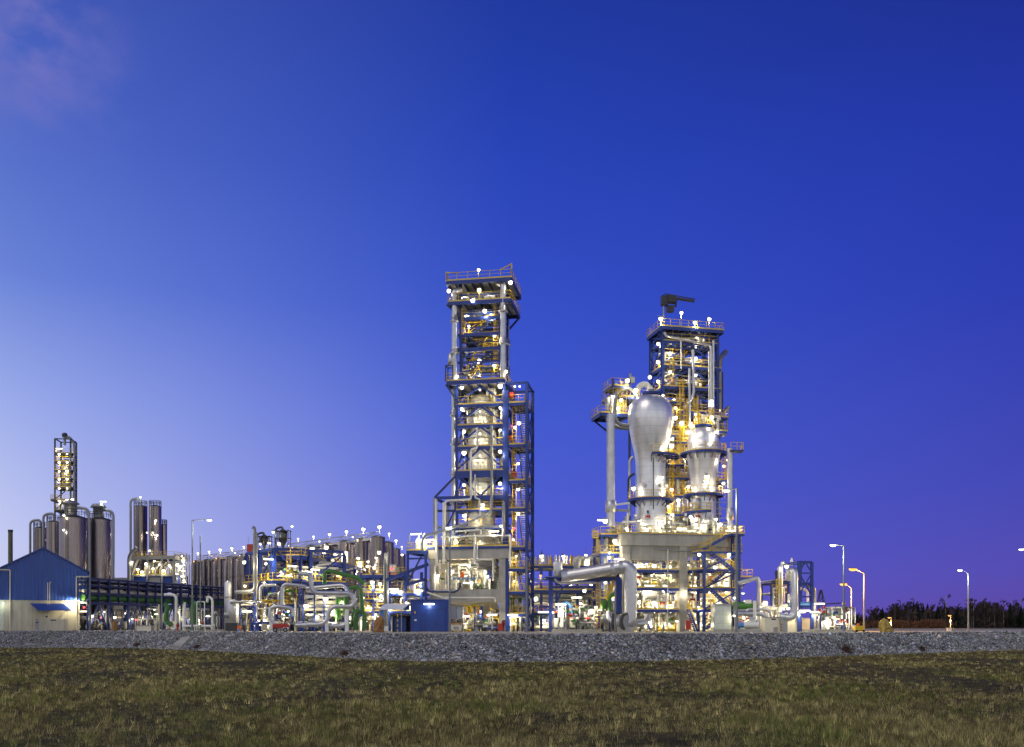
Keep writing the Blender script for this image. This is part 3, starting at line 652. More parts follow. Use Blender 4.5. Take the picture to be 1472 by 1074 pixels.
# ---------------------------------------------------------------- stair tower beside it
S=F('stair_tower','narrow blue stair tower with yellow landings attached to the side of the tallest tower','stair tower',742,139,-10)
U,Z,P=S.U,S.Z,S.P
a,b_=U(728.5),U(757.5,.3); dp=5.6
for u in (a,b_):
    for v in (.3,dp): S.col(u,v,0,Z(549) if u==b_ else Z(560),.42,BLUE)
S.beam((a,.3,Z(550)),(b_,.3,Z(550)),.3,.3); S.beam((b_,.5,Z(550)),(b_,dp,Z(550)),.28,.3); S.beam((a,dp,Z(550)),(b_,dp,Z(550)),.28,.3)
lv=[908,880,848,812,786,767,730,690,638,578]; lv=[908,882,850,817,786,730,690,638,578]
for i,py in enumerate(lv[1:]):
    z=Z(py); S.deck(a+.25,b_-.25,.1,dp+.2,z,'FLRB',eh=.4)
    z0=Z(lv[i]); um=b_-.85
    zm=(z0+z)/2
    S.stair((um,dp-.6,z0),(um,.9,z),1.0,m=DKBLUE)
    S.ladder(a+.9,1.2,z0+.05,z,(0,-1),cage=(i%2==0))
for i in range(len(lv)-1):
    z0,z1=Z(lv[i]),Z(lv[i+1]); S.brace((b_,.3,z0+.2),(b_,dp,z1-.4),.18,BLUE); S.brace((b_,dp,z0+.2),(b_,.3,z1-.4),.18,BLUE)
for px,py in ((735,568),(733,630),(740,682)):
    b=MB(); p=P(px,py,.6); b.box(p,(.62,.4,.8),RED); b.box((p.x,p.y-.21,p.z),(.52,.02,.68),RED); b.build('hose_cabinet',S.r)
for px,py,p in ((740,556,160),(747,556,160),(746,609,200),(740,615,120),(745,667,220),(745,704,220),(745,739,220),(738,759,120),(742,800,160),(738,776,120),(735,820,120),(739,836,160),(731,806,160),(737,884,300)):
    S.lamp(px,py,.0 if py<600 else .8,p,'small' if p<170 else 'globe')
S.lamp(739,760,-.1,30,'small',RD); S.lamp(736,613,-.1,40,'small',RD)
S.lamp(737,884,-.2,300,'tube')
for k in range(5):
    x=U(730+k*3,1.5); S.pipe([(x,1.5+.4*k,0),(x,1.5+.4*k,Z(800+k*6)),(x+1,2.5,Z(800+k*6))],.13,[WHITE,SILV,GALV,WHITE,SILV][k])
zone('pipe_manifold','white and yellow pipe risers at the foot of the narrow stair tower','pipework',S,729,757,1,5,0,6,22,21,valves=8,drums=1)
# ---------------------------------------------------------------- twin vessel unit: concrete table
Q=F('concrete_table','broad concrete table with yellow railed floors carrying the two bulbous silver vessels','concrete frame',980,140,12)
U,Z,P=Q.U,Q.Z,Q.P
zd=Z(768); zb=Z(785); uL,uR=U(893),U(1066); DP=13
cols=[(894.5,906),(977,988.5),(1054,1065)]
for p0,p1 in cols:
    x0,x1=U(p0,.2),U(p1,.2)
    for v in (.2,11.4): Q.sq((x0+x1)/2,v+.6,0,zb-.01,x1-x0,CONC,'concrete_column',1.2)
MB().b2(uL,uR,0,1.7,zb,zd-.06,CONCF).build('concrete_beam',Q.r); MB().b2(uL,uR,11.2,12.8,zb,zd-.06,CONC).build('concrete_beam',Q.r)
MB().b2(uL+.04,uL+1.5,1.703,11.197,zb+.02,zd-.08,CONC).build('concrete_beam',Q.r); MB().b2(uR-1.5,uR-.04,1.703,11.197,zb+.02,zd-.08,CONC).build('concrete_beam',Q.r)
MB().b2(U(906,.4)+.004,U(977,.4)-.004,.4,.9,Z(806),zb-.003,CONCF).build('wall_panel',Q.r)
MB().b2(U(989,.4)+.004,U(1054,.4)-.004,.4,.9,Z(800),zb-.003,CONCF).build('wall_panel',Q.r)
MB().b2(uL+.1,uR-.1,1.71,11.19,zd-.5,zd-.1,CONC).build('concrete_slab',Q.r)
Q.deck(uL-.1,uR+.1,-.12,12.9,zd,'FLRB',eh=.04)
for py in (819,845,876): 
    Q.deck(U(906,.2)+.05,U(977,.2)-.05,.2,10.5,Z(py),'F',eh=.36,joist=2); Q.deck(U(989,.2)+.05,U(1054,.2)-.05,.2,10.5,Z(py),'F',eh=.36,joist=2)
zs=[0,Z(876),Z(845),Z(819)]
for i,(z0,z1) in enumerate(zip(zs,[2.9,5.7,8.3,10])):
    h=[2.75,2.5,2.2,1.9][i]
    zone('floor_equipment',['white pumps and pipes at ground level inside the broad concrete table','cream vessels and valves on the lowest railed floor of the broad concrete table','white equipment on the second railed floor of the broad concrete table','pale pipework on the top railed floor of the broad concrete table'][i],'equipment',Q,907,977,1.2,9,z0+.01,z0+h,30,40+i,drums=4,boxes=4,valves=10,pal=[WHITE,WHITE,SILV,CREAM,CREAM,GALV,BLUE,YEL],ground=True)
    zone('floor_equipment',['pipes and red boxes at ground level behind the zigzag stair of the broad concrete table','white vessels on the lowest floor behind the zigzag stair','silver pipes on the second floor behind the zigzag stair','pale equipment on the top floor behind the zigzag stair'][i],'equipment',Q,990,1053,1.2,9,z0+.01,z0+h,24,50+i,drums=3,boxes=3,valves=8,pal=[WHITE,WHITE,SILV,CREAM,GALV,YEL],ground=True)
    for k in range(7):
        px=912+k*22+(i%2)*6
        if px<1052: Q.lamp(px,[893,866,840,812][i]+(k%3)*2,.9 if k%2 else 2.5,[520,520,520,480][i],'tube' if (k+i)%3==0 else 'globe')
for i in range(4):
    for px,v in ((922,6),(950,7),(968,4.5),(1004,6),(1030,7),(1046,4.5)): Q.lamp(px,[895,862,834,808][i],v,420,'small')  # added fill lamps deep inside, only to brighten the back of each floor
for py in (826,852,880,808):
    for px in (916,940,964,998,1020,1044): Q.lamp(px,py,3.2+(px%3),330,'tube' if px%4 else 'small')  # more added fill lamps, lift the dark band beneath the floors
b=MB(); b.b2(U(908,10.6),U(1052,10.6),10.6,10.8,.02,Z(800),CREAM).build('back_wall_panel',Q.r)
# big curved white ducts inside
for px,py,rr in ((948,858,.95),(1000,862,.6)):
    c=P(px,py,2.5); Q.pipe([c+V((-3,0,.5)),c+V((.2,0,.5)),c+V((.2,0,-1.8))],rr,WHITE,1.4,14,name='duct')
c=P(925,890,2.5); Q.pipe([c+V((-2.5,0,-.2)),c+V((.8,0,-.2)),c+V((1.4,0,1.9))],.5,SILV,1.2,12,name='duct')
# zigzag stair on the front
x0,x1=U(1008,-1.6),U(1058,-1.6)
for x in (x0,x1):
    for v in (-2.6,-.5): Q.col(x,v,0,Z(794) if x==x0 else Z(772),.36)
ys=[905,876,846,819,794,771]
for py in (794,819,846,876):
    Q.beam((x0,-2.6,Z(py)-.15),(x1,-2.6,Z(py)-.15),.24,.3); Q.deck(x0-.9,x0+1.0,-2.6,-.2,Z(py),'FL',eh=.2); Q.deck(x1-1.0,x1+.6,-2.6,-.2,Z(py),'FR',eh=.2)
for i in range(4):
    v=-2.1 if i%2 else -1.0; s=((x0+.8,v,Z(ys[i])),(x1-.9,v,Z(ys[i+1]))) if i%2==0 else ((x1-.8,v,Z(ys[i])),(x0+.9,v,Z(ys[i+1])))
    Q.stair(*s,1.0)
    Q.brace((x0,-2.6,Z(ys[i])),(x1,-2.6,Z(ys[i+1])-.3),.2,BLUE)
Q.stair((x0-.4,-2.0,Z(794)),(U(1050,-2),-2.0,Z(769)),1.0); Q.deck(U(1049,-2),x1+.9,-2.7,-.1,zd+.02,'FR',eh=.3)
Q.brace((x0,-2.6,Z(846)),(x1,-2.6,Z(819)-.3),.2); Q.stair((U(1001,-1.4),-1.4,0),(U(989,-1.4),-1.4,Z(876)),.9,m=BLUE); Q.deck(uR-.05,U(1084),.3,4,Z(828),'FRB',eh=.35)
Q.brace((uR,.6,Z(845)),(U(1082),.6,Z(830)),.2)
for px,py,v,p,k in ((870,750,-.5,260,'globe'),(866,748,-.6,100,'tube'),(1058,758,-1,300,'globe'),(1050,763,-1,160,'tube'),(1048,798,-2.7,160,'globe'),(1005,798,-2.7,120,'globe'),(1004,873,-2.7,200,'small'),(985,850,-.2,160,'small'),(1056,860,-1,200,'small'),(884,779,-.6,160,'globe'),(876,802,-.8,260,'globe'),(890,804,-.6,260,'tube'),(874,812,.3,160,'small'),(980,760,1,300,'tube'),(930,762,1.2,300,'globe'),(1000,755,1,300,'globe'),(1035,755,1,260,'globe'),(900,760,.8,200,'small'),(965,745,2.2,260,'globe')):
    Q.lamp(px,py,v,p,k)
for k in range(4): Q.pipe([P(1032+k*3,905,-.9),P(1032+k*3,880-k*4,-.9)],.08,[BLUE,WHITE,GALV,WHITE][k])
Q.pipe([P(942,788,.2),P(942,790,.2),P(1000,793,.2)],.1,GALV); Q.pipe([P(960,790,.1),P(960,905,.1)],.05,WHITE); Q.pipe([P(990,809,-.2),P(996,811,-.2),P(996,848,-.2)],.14,GALV)
zone('deck_pipework','silver manifolds and drums on top of the broad concrete table around the vessel feet','pipework',Q,900,1060,1,11,zd,zd+3,60,61,drums=6,valves=14,pal=[SILV,SILV,WHITE,WHITE,GALV,CREAM])
# left annex of the table
AX=F('pipe_rack_annex','small blue framed annex with a yellow railed roof beside the broad concrete table','steel frame',878,139.5,12)
a,b_=AX.U(866),AX.U(893)
for u in (a,b_-.3):
    for v in (.3,4): AX.col(u,v,0,AX.Z(768),.34)
for py in (768,795,832,860): AX.deck(a-.3,b_-.05,0,4.4,AX.Z(py),'FL',eh=.3)
AX.brace((a,.3,AX.Z(795)),(b_-.3,.3,AX.Z(815)),.2)
zone('pipe_manifold','upright white pipes packed in the small annex beside the broad concrete table','pipework',AX,866,892,.6,3.5,0,AX.Z(771),34,71,valves=6,drums=0,boxes=2,pal=[WHITE,WHITE,SILV,GALV,YEL])
for px,py in ((876,795),(885,782),(872,812),(886,815),(870,838),(882,855)): AX.lamp(px,py,-.1,180,'small')
AX.ladder(a-.6,.5,AX.Z(795),AX.Z(762),(-1,0))
# ---------------------------------------------------------------- the two bulbous vessels
def vessel_at(name,label,px,v,cat='vessel'):
    u=Q.U(px,v); o=Q.O+V((u*Q.c-v*Q.n,u*Q.n+v*Q.c,0)); t=thing(name,label,cat,o,0); D=o.y
    return t,(lambda py:EYE+(HY-py)*D/FPX),D
zd=Q.Z(768)
VA,ZA,DA=vessel_at('bulbous_vessel','larger silver vessel with an egg shaped head, standing on the broad concrete table',935,5.2)
q=DA/FPX
rb,rt=21.5*q,32.5*q
MB().lathe([(rb,zd),(rb,ZA(700)),(rb,ZA(668))],VESS,48).build('lower_shell',VA)
MB().lathe([(rb*.998,ZA(668)),(rb*1.04,ZA(656)),(rb*1.19,ZA(641)),(rt*.925,ZA(620)),(rt*.985,ZA(608)),(rt,ZA(600)),(rt*.985,ZA(592)),(rt*.92,ZA(584)),(rt*.80,ZA(577)),(rt*.62,ZA(572.5)),(rt*.4,ZA(569.5)),(rt*.2,ZA(568.2)),(.05,ZA(568))],VESS,48,cap=False).build('bulb_shell',VA)
MB().lathe([(rb+.3,zd),(rb+.3,zd+.25),(rb,zd+.9)],GREY,40,cap=False).build('base_ring',VA)
ringdeck(VA,rb+.02,33*q,ZA(719)); ringdeck(VA,rb*1.04,rb+2.0,ZA(657),-95,20); ringdeck(VA,rb*.2,12*q,ZA(568)+.3,rail=False)
MB().lathe([(.5,ZA(570)),(.5,ZA(562)),(.62,ZA(561)),(.62,ZA(560)),(.2,ZA(559.5))],SILV,14).build('top_nozzle',VA)
MB().tube([(.1,-rb-.25,ZA(735)),(.1,-rb-.25,ZA(662))],.07,DARK,6).build('conduit',VA)
MB().tube([(-rt+.2,.2,ZA(611)),(-rt-1,.2,ZA(611)),(-rt-1.9,0,ZA(603)),(-rt-1.9,0,ZA(575)),(-rt-1.4,0,ZA(568))],.28,GALV,10,.9).build('side_pipe',VA)
MB().tube([(-rb-.2,1.2,ZA(655)),(-rb-.75,1.0,ZA(660)),(-rb-.75,1.0,ZA(740))],.22,SILV,10,.5,bands=1.0).build('side_pipe',VA)
MB().tube([(-rb-.1,.6,ZA(680)),(-rb-1.0,.4,ZA(686)),(-rb-1.0,.4,ZA(716))],.16,DARK,8,.5).build('side_pipe',VA)
for a in (-60,-120,-20): 
    c=R(a); MB().cyl((rb*.97*math.cos(c),rb*.97*math.sin(c),ZA(700)),((rb+.4)*math.cos(c),(rb+.4)*math.sin(c),ZA(700)),.3,SILV,12).build('nozzle',VA)
for a,py,rr,p in ((-150,705,rb+.9,260),(-30,707,rb+1.1,300),(-30,645,rt*.98,420),(-12,633,rt*.95,300),(-60,690,rb+.5,160),(-20,752,rb+.6,300),(-130,752,rb+.7,260),(-60,757,rb+.7,300),(10,600,rt+.5,260)):
    c=R(a); lamp(VA,(rr*math.cos(c),rr*math.sin(c),ZA(py)),p,'globe')
VB,ZB,DB=vessel_at('domed_vessel','smaller silver vessel with a tapered waist and domed head, beside the larger egg headed one',1011,5.0)
q=DB/FPX; r0,r1,r2=18*q,25*q,22.5*q
MB().lathe([(r0,zd),(r0,ZB(712)),(r0*.98,ZB(697))],VESS,44).build('lower_shell',VB)
MB().lathe([(r0*.982,ZB(697)),(r0*1.02,ZB(690)),(r1*.97,ZB(652)),(r1,ZB(648)),(r1*.97,ZB(644.5)),(r2,ZB(643.8)),(r2,ZB(634)),(r2*.95,ZB(628)),(r2*.8,ZB(621)),(r2*.55,ZB(616)),(r2*.3,ZB(614.3)),(.05,ZB(614))],VESS,44,cap=False).build('head_shell',VB)
ringdeck(VB,r1*.98,33*q,ZB(652)); ringdeck(VB,r0+.02,28*q,ZB(712)); ringdeck(VB,r0+.02,r0+1.3,ZB(737),-190,-80)
ringdeck(VB,r1*1.0,r1+1.5,ZB(692),-30,60); ringdeck(VB,.5,12*q,ZB(612))
b=MB(); b.lathe([(.42,ZB(616)),(.42,ZB(604)),(.55,ZB(603)),(.55,ZB(600)),(.3,ZB(599))],WHITE,12); b.tube([(0,0,ZB(604)),(1.3,-.4,ZB(604)),(1.6,-.5,ZB(611))],.16,WHITE,8,.4); b.build('top_nozzle',VB)
b=MB(); c=(-.2,-r0*1.04,ZB(694)); b.cyl((c[0],c[1]+.2,c[2]),(c[0],c[1]-.5,c[2]),.35,SILV,12); b.box((c[0],c[1]-.55,c[2]+.2),(.3,.25,.35),YEL); b.build('inlet_nozzle',VB)
b=MB(); c=(-r0*.75,-r0*.9,ZB(727)); b.lathe([(.55,-.9),(.75,-.7),(.75,.7),(.55,.9)],SILV,14,c); b.build('side_drum',VB)
for px,k in ((-1.2,0),(0,1),(1.1,2)): MB().tube([(px,-r0-.4,zd),(px,-r0-.4,zd+2.4),(px+.4,-r0-.1,zd+2.8)],.28,WHITE,10,.4).build('foot_pipe',VB)
for a,py,rr,p in ((-155,702,r0+.9,260),(-35,698,r1+.6,420),(-90,690,r0+.9,300),(-150,625,r1+.6,300),(-60,626,r2+.3,260),(-20,664,r1+1.0,260),(-50,603,1.6,200),(-110,755,r0+.8,300),(-60,750,r0+.8,300),(-150,745,r0+.6,260)):
    c=R(a); lamp(VB,(rr*math.cos(c),rr*math.sin(c),ZB(py)),p,'globe')
# ---------------------------------------------------------------- tall frame behind the vessels
B=F('steel_tower','blue framed tower with a crane on its roof, rising behind the two bulbous vessels','tower',995,153,13)
U,Z,P=B.U,B.Z,B.P
a,b_=U(952.5),U(1031); dp=5.0; zt=Z(473)
for u in (a,b_):
    for v in (0,dp): B.col(u,v,0,zt-.1,.48)
fl=[(492,.3),(527,.35),(557,.35),(591,.35),(626,.35),(662,.35),(700,.35),(738,.35)]
B.deck(a-.5,b_+.9,-.7,dp+.8,zt,'FLRB',eh=.5,joist=1.1)
prev=zt
for i,(py,e) in enumerate(fl):
    z=Z(py); B.deck(a+.02,b_+(.6 if i else .1),-.25,dp+.3,z,'FLRB' if i else 'F',eh=.45,joist=1.2)
    um=(a+b_)/2
    if i<6:
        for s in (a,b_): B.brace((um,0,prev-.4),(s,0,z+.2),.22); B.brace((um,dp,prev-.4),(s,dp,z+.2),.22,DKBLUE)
    B.brace((a,0,z+.2),(a,dp,prev-.4),.2); B.brace((a,dp,z+.2),(a,0,prev-.4),.2); prev=z
    for k in range(4): B.deck(a+.6,b_-.6,.8,dp-.8,z+.9+.0*k,None,eh=.15) if k==0 and i in (1,3) else None
rn=random.Random(9)
for i,(py,e) in enumerate(fl):
    z=Z(py)
    for k in range(7):
        x=rn.uniform(a+.7,b_-.7); v=rn.uniform(.5,dp-.7); m=rn.choice([SILV,WHITE,GALV,GREY])
        if k%2: B.pipe([(x,v,z+.05),(x,v,z+rn.uniform(1,2.8)),(min(b_-.3,x+rn.uniform(.5,3)),v,z+2.2)],rn.uniform(.08,.22),m)
        else: B.pipe([(a+.5,v,z+rn.uniform(.4,2.6)),(b_-.5,v,0)][:1]+[(b_-.5,v,z+1.4)],rn.uniform(.08,.16),m)
    if i in (2,3,5):
        x=rn.uniform(a+2,b_-2); MB().lathe([(.1,.2),(.8,.3),(.95,.6),(.95,2.1),(.7,2.5),(.1,2.6)],VESL,18,(x,dp*.55,z+.02)).build('drum',B.r)
    B.stair((a+1.0,dp-.9,Z(([p for p,_ in fl]+[768])[i+1])) ,(b_-2,dp-.9,z),.9,m=DKBLUE)
zz_=[zt]+[Z(p) for p,_ in fl[:6]]
for i in range(len(zz_)-1):
    zm=(zz_[i]+zz_[i+1])/2
    B.deck(a+.3,(a+b_)/2-.2 if i%2 else b_-.4,1.6,dp-.2,zm,'F' if i%2 else None,eh=.26,joist=1.0,m=DKBLUE)
    for v in (0,dp):
        B.beam((a,v,zz_[i+1]+.95 if v else zz_[i]-1.1),(b_,v,zz_[i+1]+.95 if v else zz_[i]-1.1),.16,.18,DKBLUE)
    for k in range(5):
        x=a+(b_-a)*(k+.5)/5; B.brace((x-.7,.1,zz_[i]-.45),(x,.1,zz_[i]-1.1),.1,DKBLUE); B.brace((x+.7,.1,zz_[i]-.45),(x,.1,zz_[i]-1.1),.1,DKBLUE)
    for k in range(4):
        x=rn.uniform(a+.6,b_-1.6); v=rn.uniform(.4,2); b=MB(); b.lathe([(.05,0),(.3,.05),(.3,.9),(.05,1.0)],rn.choice([SILV,WHITE,GREY]),9,(x,v,zz_[i+1]+.05)); b.box((x+.7,v,zz_[i+1]+.5),(.5,.3,.8),rn.choice([GREY,WHITE,BLUE])); b.bar((x,v,zz_[i+1]+.4),(x+.7,v,zz_[i+1]+.4),.08,.08,GALV); b.build('filter_unit',B.r)
T0=P(954,478,-.4); B.pipe([P(955,478,-.4),P(957,483,-.4),P(1022,497,-.4),P(1022,600,-.4)],.22,SILV,bands=1.2)
B.pipe([P(1025.5,490,-.5),P(1025.5,595,-.5)],.2,SILV); B.pipe([P(996,503,-.5),P(997,568,-.5),P(984,588,-.5)],.26,SILV,.8,bands=1.2); B.pipe([P(991,530,-.6),P(991,606,-.6)],.22,SILV,bands=1.2)
B.pipe([P(979,490,-.4),P(979,530,-.4)],.09,WHITE); B.pipe([P(1019,505,-.4),P(1019,600,-.4)],.1,WHITE)
B.pipe([P(1043,506,3),P(1036,514,1.2),P(1034,522,1),P(1034,600,1)],.42,GALV,.8,12); B.pipe([P(1037,535,3.5),P(1037,600,3.5)],.3,DARK)
B.pipe([P(1048,585,2),P(1033,600,2),P(1033,640,2)],.3,GALV,.8)
for s,(py0,py1) in enumerate(((527,557),(557,591),(591,626),(626,662),(662,700),(700,738))):
    B.ladder(U(966+ (s%2)*14,-.9),-.7,Z(py1),Z(py0)+1,(0,-1))
for px,p0,p1 in ((975,575,690),(965,640,760),(1000,575,625),(1040,640,720),(1022,590,640),(985,580,640)):
    B.ladder(U(px,-2.4),-2.4,Z(p1),Z(p0),(0,-1))
for px0,px1,py,v in ((960,985,584,-2.6),(962,990,640,-2.6),(958,985,672,-2.6),(962,992,690,-2.4),(958,985,716,-2.6),(960,992,742,-2.6),(1020,1048,600,-1.5),(1030,1050,690,-1.5),(1020,1046,620,-1.5)):
    B.deck(U(px0,v),U(px1,v),v,-.3,Z(py),'FLR',eh=.3)
# roof crane
cr=MB(); p=P(954,460,.6); q_=P(954,424,.6)
B.pipe([(p.x,p.y,zt),(p.x,p.y,q_.z-.8)],.17,GALV,name='crane_mast')
b=MB(); b.box((q_.x+.1,q_.y,q_.z-.9),(.9,.9,1.5),DARK); b.box((q_.x+1.2,q_.y-.1,q_.z-.65),(1.4,1.0,1.1),DARK); b.box((q_.x+1.0,q_.y-.2,q_.z-2.2),(1.0,.8,1.0),DARK); b.bar((q_.x+.2,q_.y,q_.z-.3),P(998,433,.6),.3,.35,DARK); b.bar((q_.x+.2,q_.y,q_.z+.2),P(999,430,.6),.1,.12,DARK)
e0,e1=V((q_.x+.2,q_.y,q_.z-.3)),P(998,434,.6)
for k in range(9): t=k/8; x=e0.lerp(e1,t); b.bar(x,x+V((0,0,.55)),.07,.07,DARK)
b.bar(e0.lerp(e1,.38),e0.lerp(e1,.36)+V((0,0,-1.3)),.3,.3,DARK); b.build('crane_jib',B.r)
for px,py,v,p,k in ((950,459,-.6,160,'globe'),(979.5,450.5,.5,160,'globe'),(999,464.5,-.6,160,'globe'),(1019.5,459.5,-.2,160,'globe'),(946,495,1.5,260,'globe'),(963,509,-.2,360,'globe'),(1000,516,-.2,360,'globe'),(946,521,1.5,260,'globe'),(963,535,-.2,360,'globe'),(1000,540,-.2,360,'globe'),(946,549,1.5,260,'globe'),(934,543,2.5,100,'globe'),(953,569,-.4,260,'globe'),(969,576,-.6,260,'globe'),(971,587,-2.4,260,'globe'),(1023,577,-.6,300,'globe'),(1033.5,591,.5,260,'globe'),(1000,596,-2,300,'globe'),(1000,604,-2.4,300,'globe'),(980,609,-2.6,300,'globe'),(990,622,-2.8,220,'globe'),(964,642,-2.8,160,'small'),(966,656,-2.8,160,'small'),(957,697,-2.6,200,'small'),(966,717,-2.6,200,'small'),(961,729,-2.6,260,'globe'),(966,741,-2.6,200,'globe'),(1041,671,-1.5,260,'globe'),(1034,697,-1.6,360,'globe'),(990,700,-2.6,220,'globe'),(1031,620,-1.6,260,'globe'),(975,720,-1,260,'globe'),(985,660,-1,200,'globe'),(1002,486,.6,160,'small'),(965,494,1,200,'small'),(1000,500,1,200,'small')):
    B.lamp(px,py,v,p,k)
for px,py,v in ((979.5,450.5,.5),(999,464.5,-.6),(1019.5,459.5,-.2),(950,459,-.6)):
    p=P(px,py,v); MB().bar((p.x,p.y+.1,zt-.1),(p.x,p.y+.1,p.z+.5),.09,.09,GALV).build('lamp_pole',B.r)
B.lamp(966,547,-.3,0,'small',RD); B.lamp(967,703,-2.7,25,'small',RD)
zone('deck_pipework','tangle of white pipes and yellow ladders between the two bulbous vessels','pipework',B,958,1000,-2,3,Z(768),Z(640),44,81,drums=3,boxes=4,pal=[SILV,WHITE,WHITE,CREAM,YEL,GALV])
zone('deck_pipework','small pipes and valves above the domed vessel at the foot of the roof crane tower','pipework',B,985,1045,-1.5,2,Z(626),Z(596),24,82,drums=2,boxes=3,pal=[SILV,WHITE,CREAM,YEL,GALV])
# left satellite platform with elbows
X=F('access_platform','high blue platform with a yellow cage and silver elbows left of the egg headed vessel','platform',895,147,14)
U,Z,P=X.U,X.Z,X.P
X.deck(U(863),U(906),0,4.5,Z(594),'FLRB',eh=.5,joist=1.4); X.deck(U(880),U(935),0.4,5,Z(568),'FLRB',eh=.45)
for px in (881,905,932):
    for v in (.6,4.6): X.col(U(px,v),v,Z(768) if px==932 or v>4 else Z(594),Z(544) if px<910 else Z(568),.3,DKBLUE)
X.brace((U(864),.4,Z(597)),(U(884),.4,Z(612)),.22,DKBLUE); X.brace((U(864),4,Z(597)),(U(884),4,Z(612)),.22,DKBLUE); X.brace((U(884),.4,Z(612)),(U(905),.4,Z(597)),.22,DKBLUE); X.beam((U(884),.4,Z(612)),(U(884),4.2,Z(612)),.25,.25,DKBLUE)
X.deck(U(881),U(906),.5,4.6,Z(553),'FLRB',eh=.3)
for px in (884,890,898): X.ladder(U(px,.2),.2,Z(592),Z(560),(0,-1),cage=px==890)
X.pipe([P(876,605,1),P(876,580,1),P(873,572,1)],.62,SILV,.8,14,bands=1.1,name='riser_pipe')
X.pipe([P(880,582,.3),P(877,600,.3),P(884,614,.3),P(902,616,.6)],.3,GALV,1.0,10); X.pipe([P(878,585,.2),P(884,565,.2),P(905,556,.2),P(920,575,.2)],.26,GALV,1.0,10)
X.pipe([P(915,572,2),P(917,556,2),P(928,551,2),P(935,560,2),P(936,566,2)],.45,WHITE,1.0,12,name='elbow_pipe')
for px,py,r_ in ((886,560,.25),(893,557,.2),(900,560,.3),(888,585,.25),(897,584,.3)): MB().lathe([(.05,-.9),(r_,-.8),(r_,.9),(.05,1)],WHITE,10,P(px,py,2)).build('drum',X.r)
for px,py in ((902,548,),(881,571),(893,576),(914,562),(888,588)): X.lamp(px,py,-.1,280,'globe')
b=MB(); p=P(906,548,1); b.bar((p.x,p.y,Z(553)),(p.x,p.y,p.z+1.2),.3,.3,GREY); b.box((p.x+.3,p.y,p.z+.2),(.7,.5,.9),GREY); b.build('vent_unit',X.r)
# free standing riser pipes
def riser(label,px,D,py0,py1,r,col,rz=0):
    t=thing('riser_pipe',label,'pipe',G(px,D)); zz=lambda py:EYE+(HY-py)*D/FPX
    MB().tube([(0,0,max(0,zz(py0))),(0,0,zz(py1))],r,SILV,16,0,bands=1.3).build('pipe_body',t)
    for c in col: MB().lathe([(r*.8,-1.9),(r*1.02,-.85),(r*1.35,-.8),(r*1.35,.8),(r*1.02,.85)],SILV,16,(0,0,zz(c))).build('pipe_collar',t)
    return t,zz
t,zz=riser('tall thick silver riser pipe below the high platform left of the egg headed vessel',878,141,757,596,.60,(728,))
MB().bar((.5,0,zz(726)),(2.8,.8,zz(722)),.2,.3,SILV).build('bracket',t)
MB().bar((.3,.2,zz(733)),(2.8,.8,zz(733)),.2,.35,GREY).build('bracket',t)
t,zz=riser('thick silver riser pipe with one collar standing to the side of the domed vessel',1049.5,142,765,645,.42,(739,))
q=MB(); q.b2(-.2,1.8,-1,1,zz(650),zz(648.5),DKBLUE); q.build('platform',t)
rl=MB()
for x,y in ((-.1,-.95),(.8,-.95),(1.7,-.95),(1.7,0),(1.7,.95)): rl.box((x,y,zz(648)+.5),(.08,.08,1.1),YEL)
for h in (.5,1.05): rl.bar((-.1,-.95,zz(648)+h),(1.7,-.95,zz(648)+h),.06,.06,YEL); rl.bar((1.7,-.95,zz(648)+h),(1.7,.95,zz(648)+h),.06,.06,YEL)
rl.build('railing',t)
b=MB()
for k in range(2): b.bar((-1.6-.5*k,0,zz(768)),(-1.6-.5*k,0,zz(716)),.1,.1,GALV)
for py in (722,731,745,756): b.bar((-2.1,0,zz(py)),(-.2,0,zz(py)),.1,.1,GALV)
b.build('standoff_ladder',t)
# ---------------------------------------------------------------- great elbow pipe and its blue frame
H=F('pipe_support_frame','blue steel frame of open bays carrying the great silver elbow pipe between the towers','steel frame',838,134,-3)
U,Z,P=H.U,H.Z,H.P
a,b_=U(791),U(888)
for px in (791,888): H.col(U(px),.2,0,Z(822) if px==888 else Z(820),.44)
for px in (860,892): H.col(U(px,4),4,0,Z(828),.38)
H.col(U(793,4),4,0,Z(828),.36); H.col(U(861),.2,0,Z(878),.3)
H.beam((a,.2,Z(832)),(b_,.2,Z(832)),.34,.44); H.beam((a,.2,Z(844)),(U(858),.2,Z(844)),.3,.3); H.beam((a,4,Z(832)),(U(892,4),4,Z(832)),.3,.4)
H.brace((a,.2,Z(832)),(U(809),.2,Z(844)),.22); H.brace((U(809),.2,Z(844)),(U(800),.2,Z(866)),.22); H.brace((U(809),.2,Z(844)),(U(838),.2,Z(833)),.2)
H.deck(U(832),b_,.4,3.8,Z(830)+.1,'F',eh=.2); H.deck(a-.8,U(812),-.9,1.5,Z(830)+.1,'',eh=.2,plate=GALV)
H.pipe([P(797,832,-1),P(803,838,-1),P(856,838,-1)],.16,GALV); H.ladder(U(860,.0),-.3,0,Z(838)); H.stair((U(872,2),2,Z(862)),(U(883,2),2,Z(836)),.9,m=YEL)
b=MB(); MB().lathe([(.1,0),(.6,.0),(.62,.1),(.62,1.9),(.6,2),(.1,2.0)],SILV,16,P(802,828.5,.8)).build('drum',H.r)
MB().lathe([(.1,0),(.42,.0),(.44,.1),(.44,1.2),(.42,1.3),(.1,1.3)],GREY,16,P(829,821,3)).build('drum',H.r)
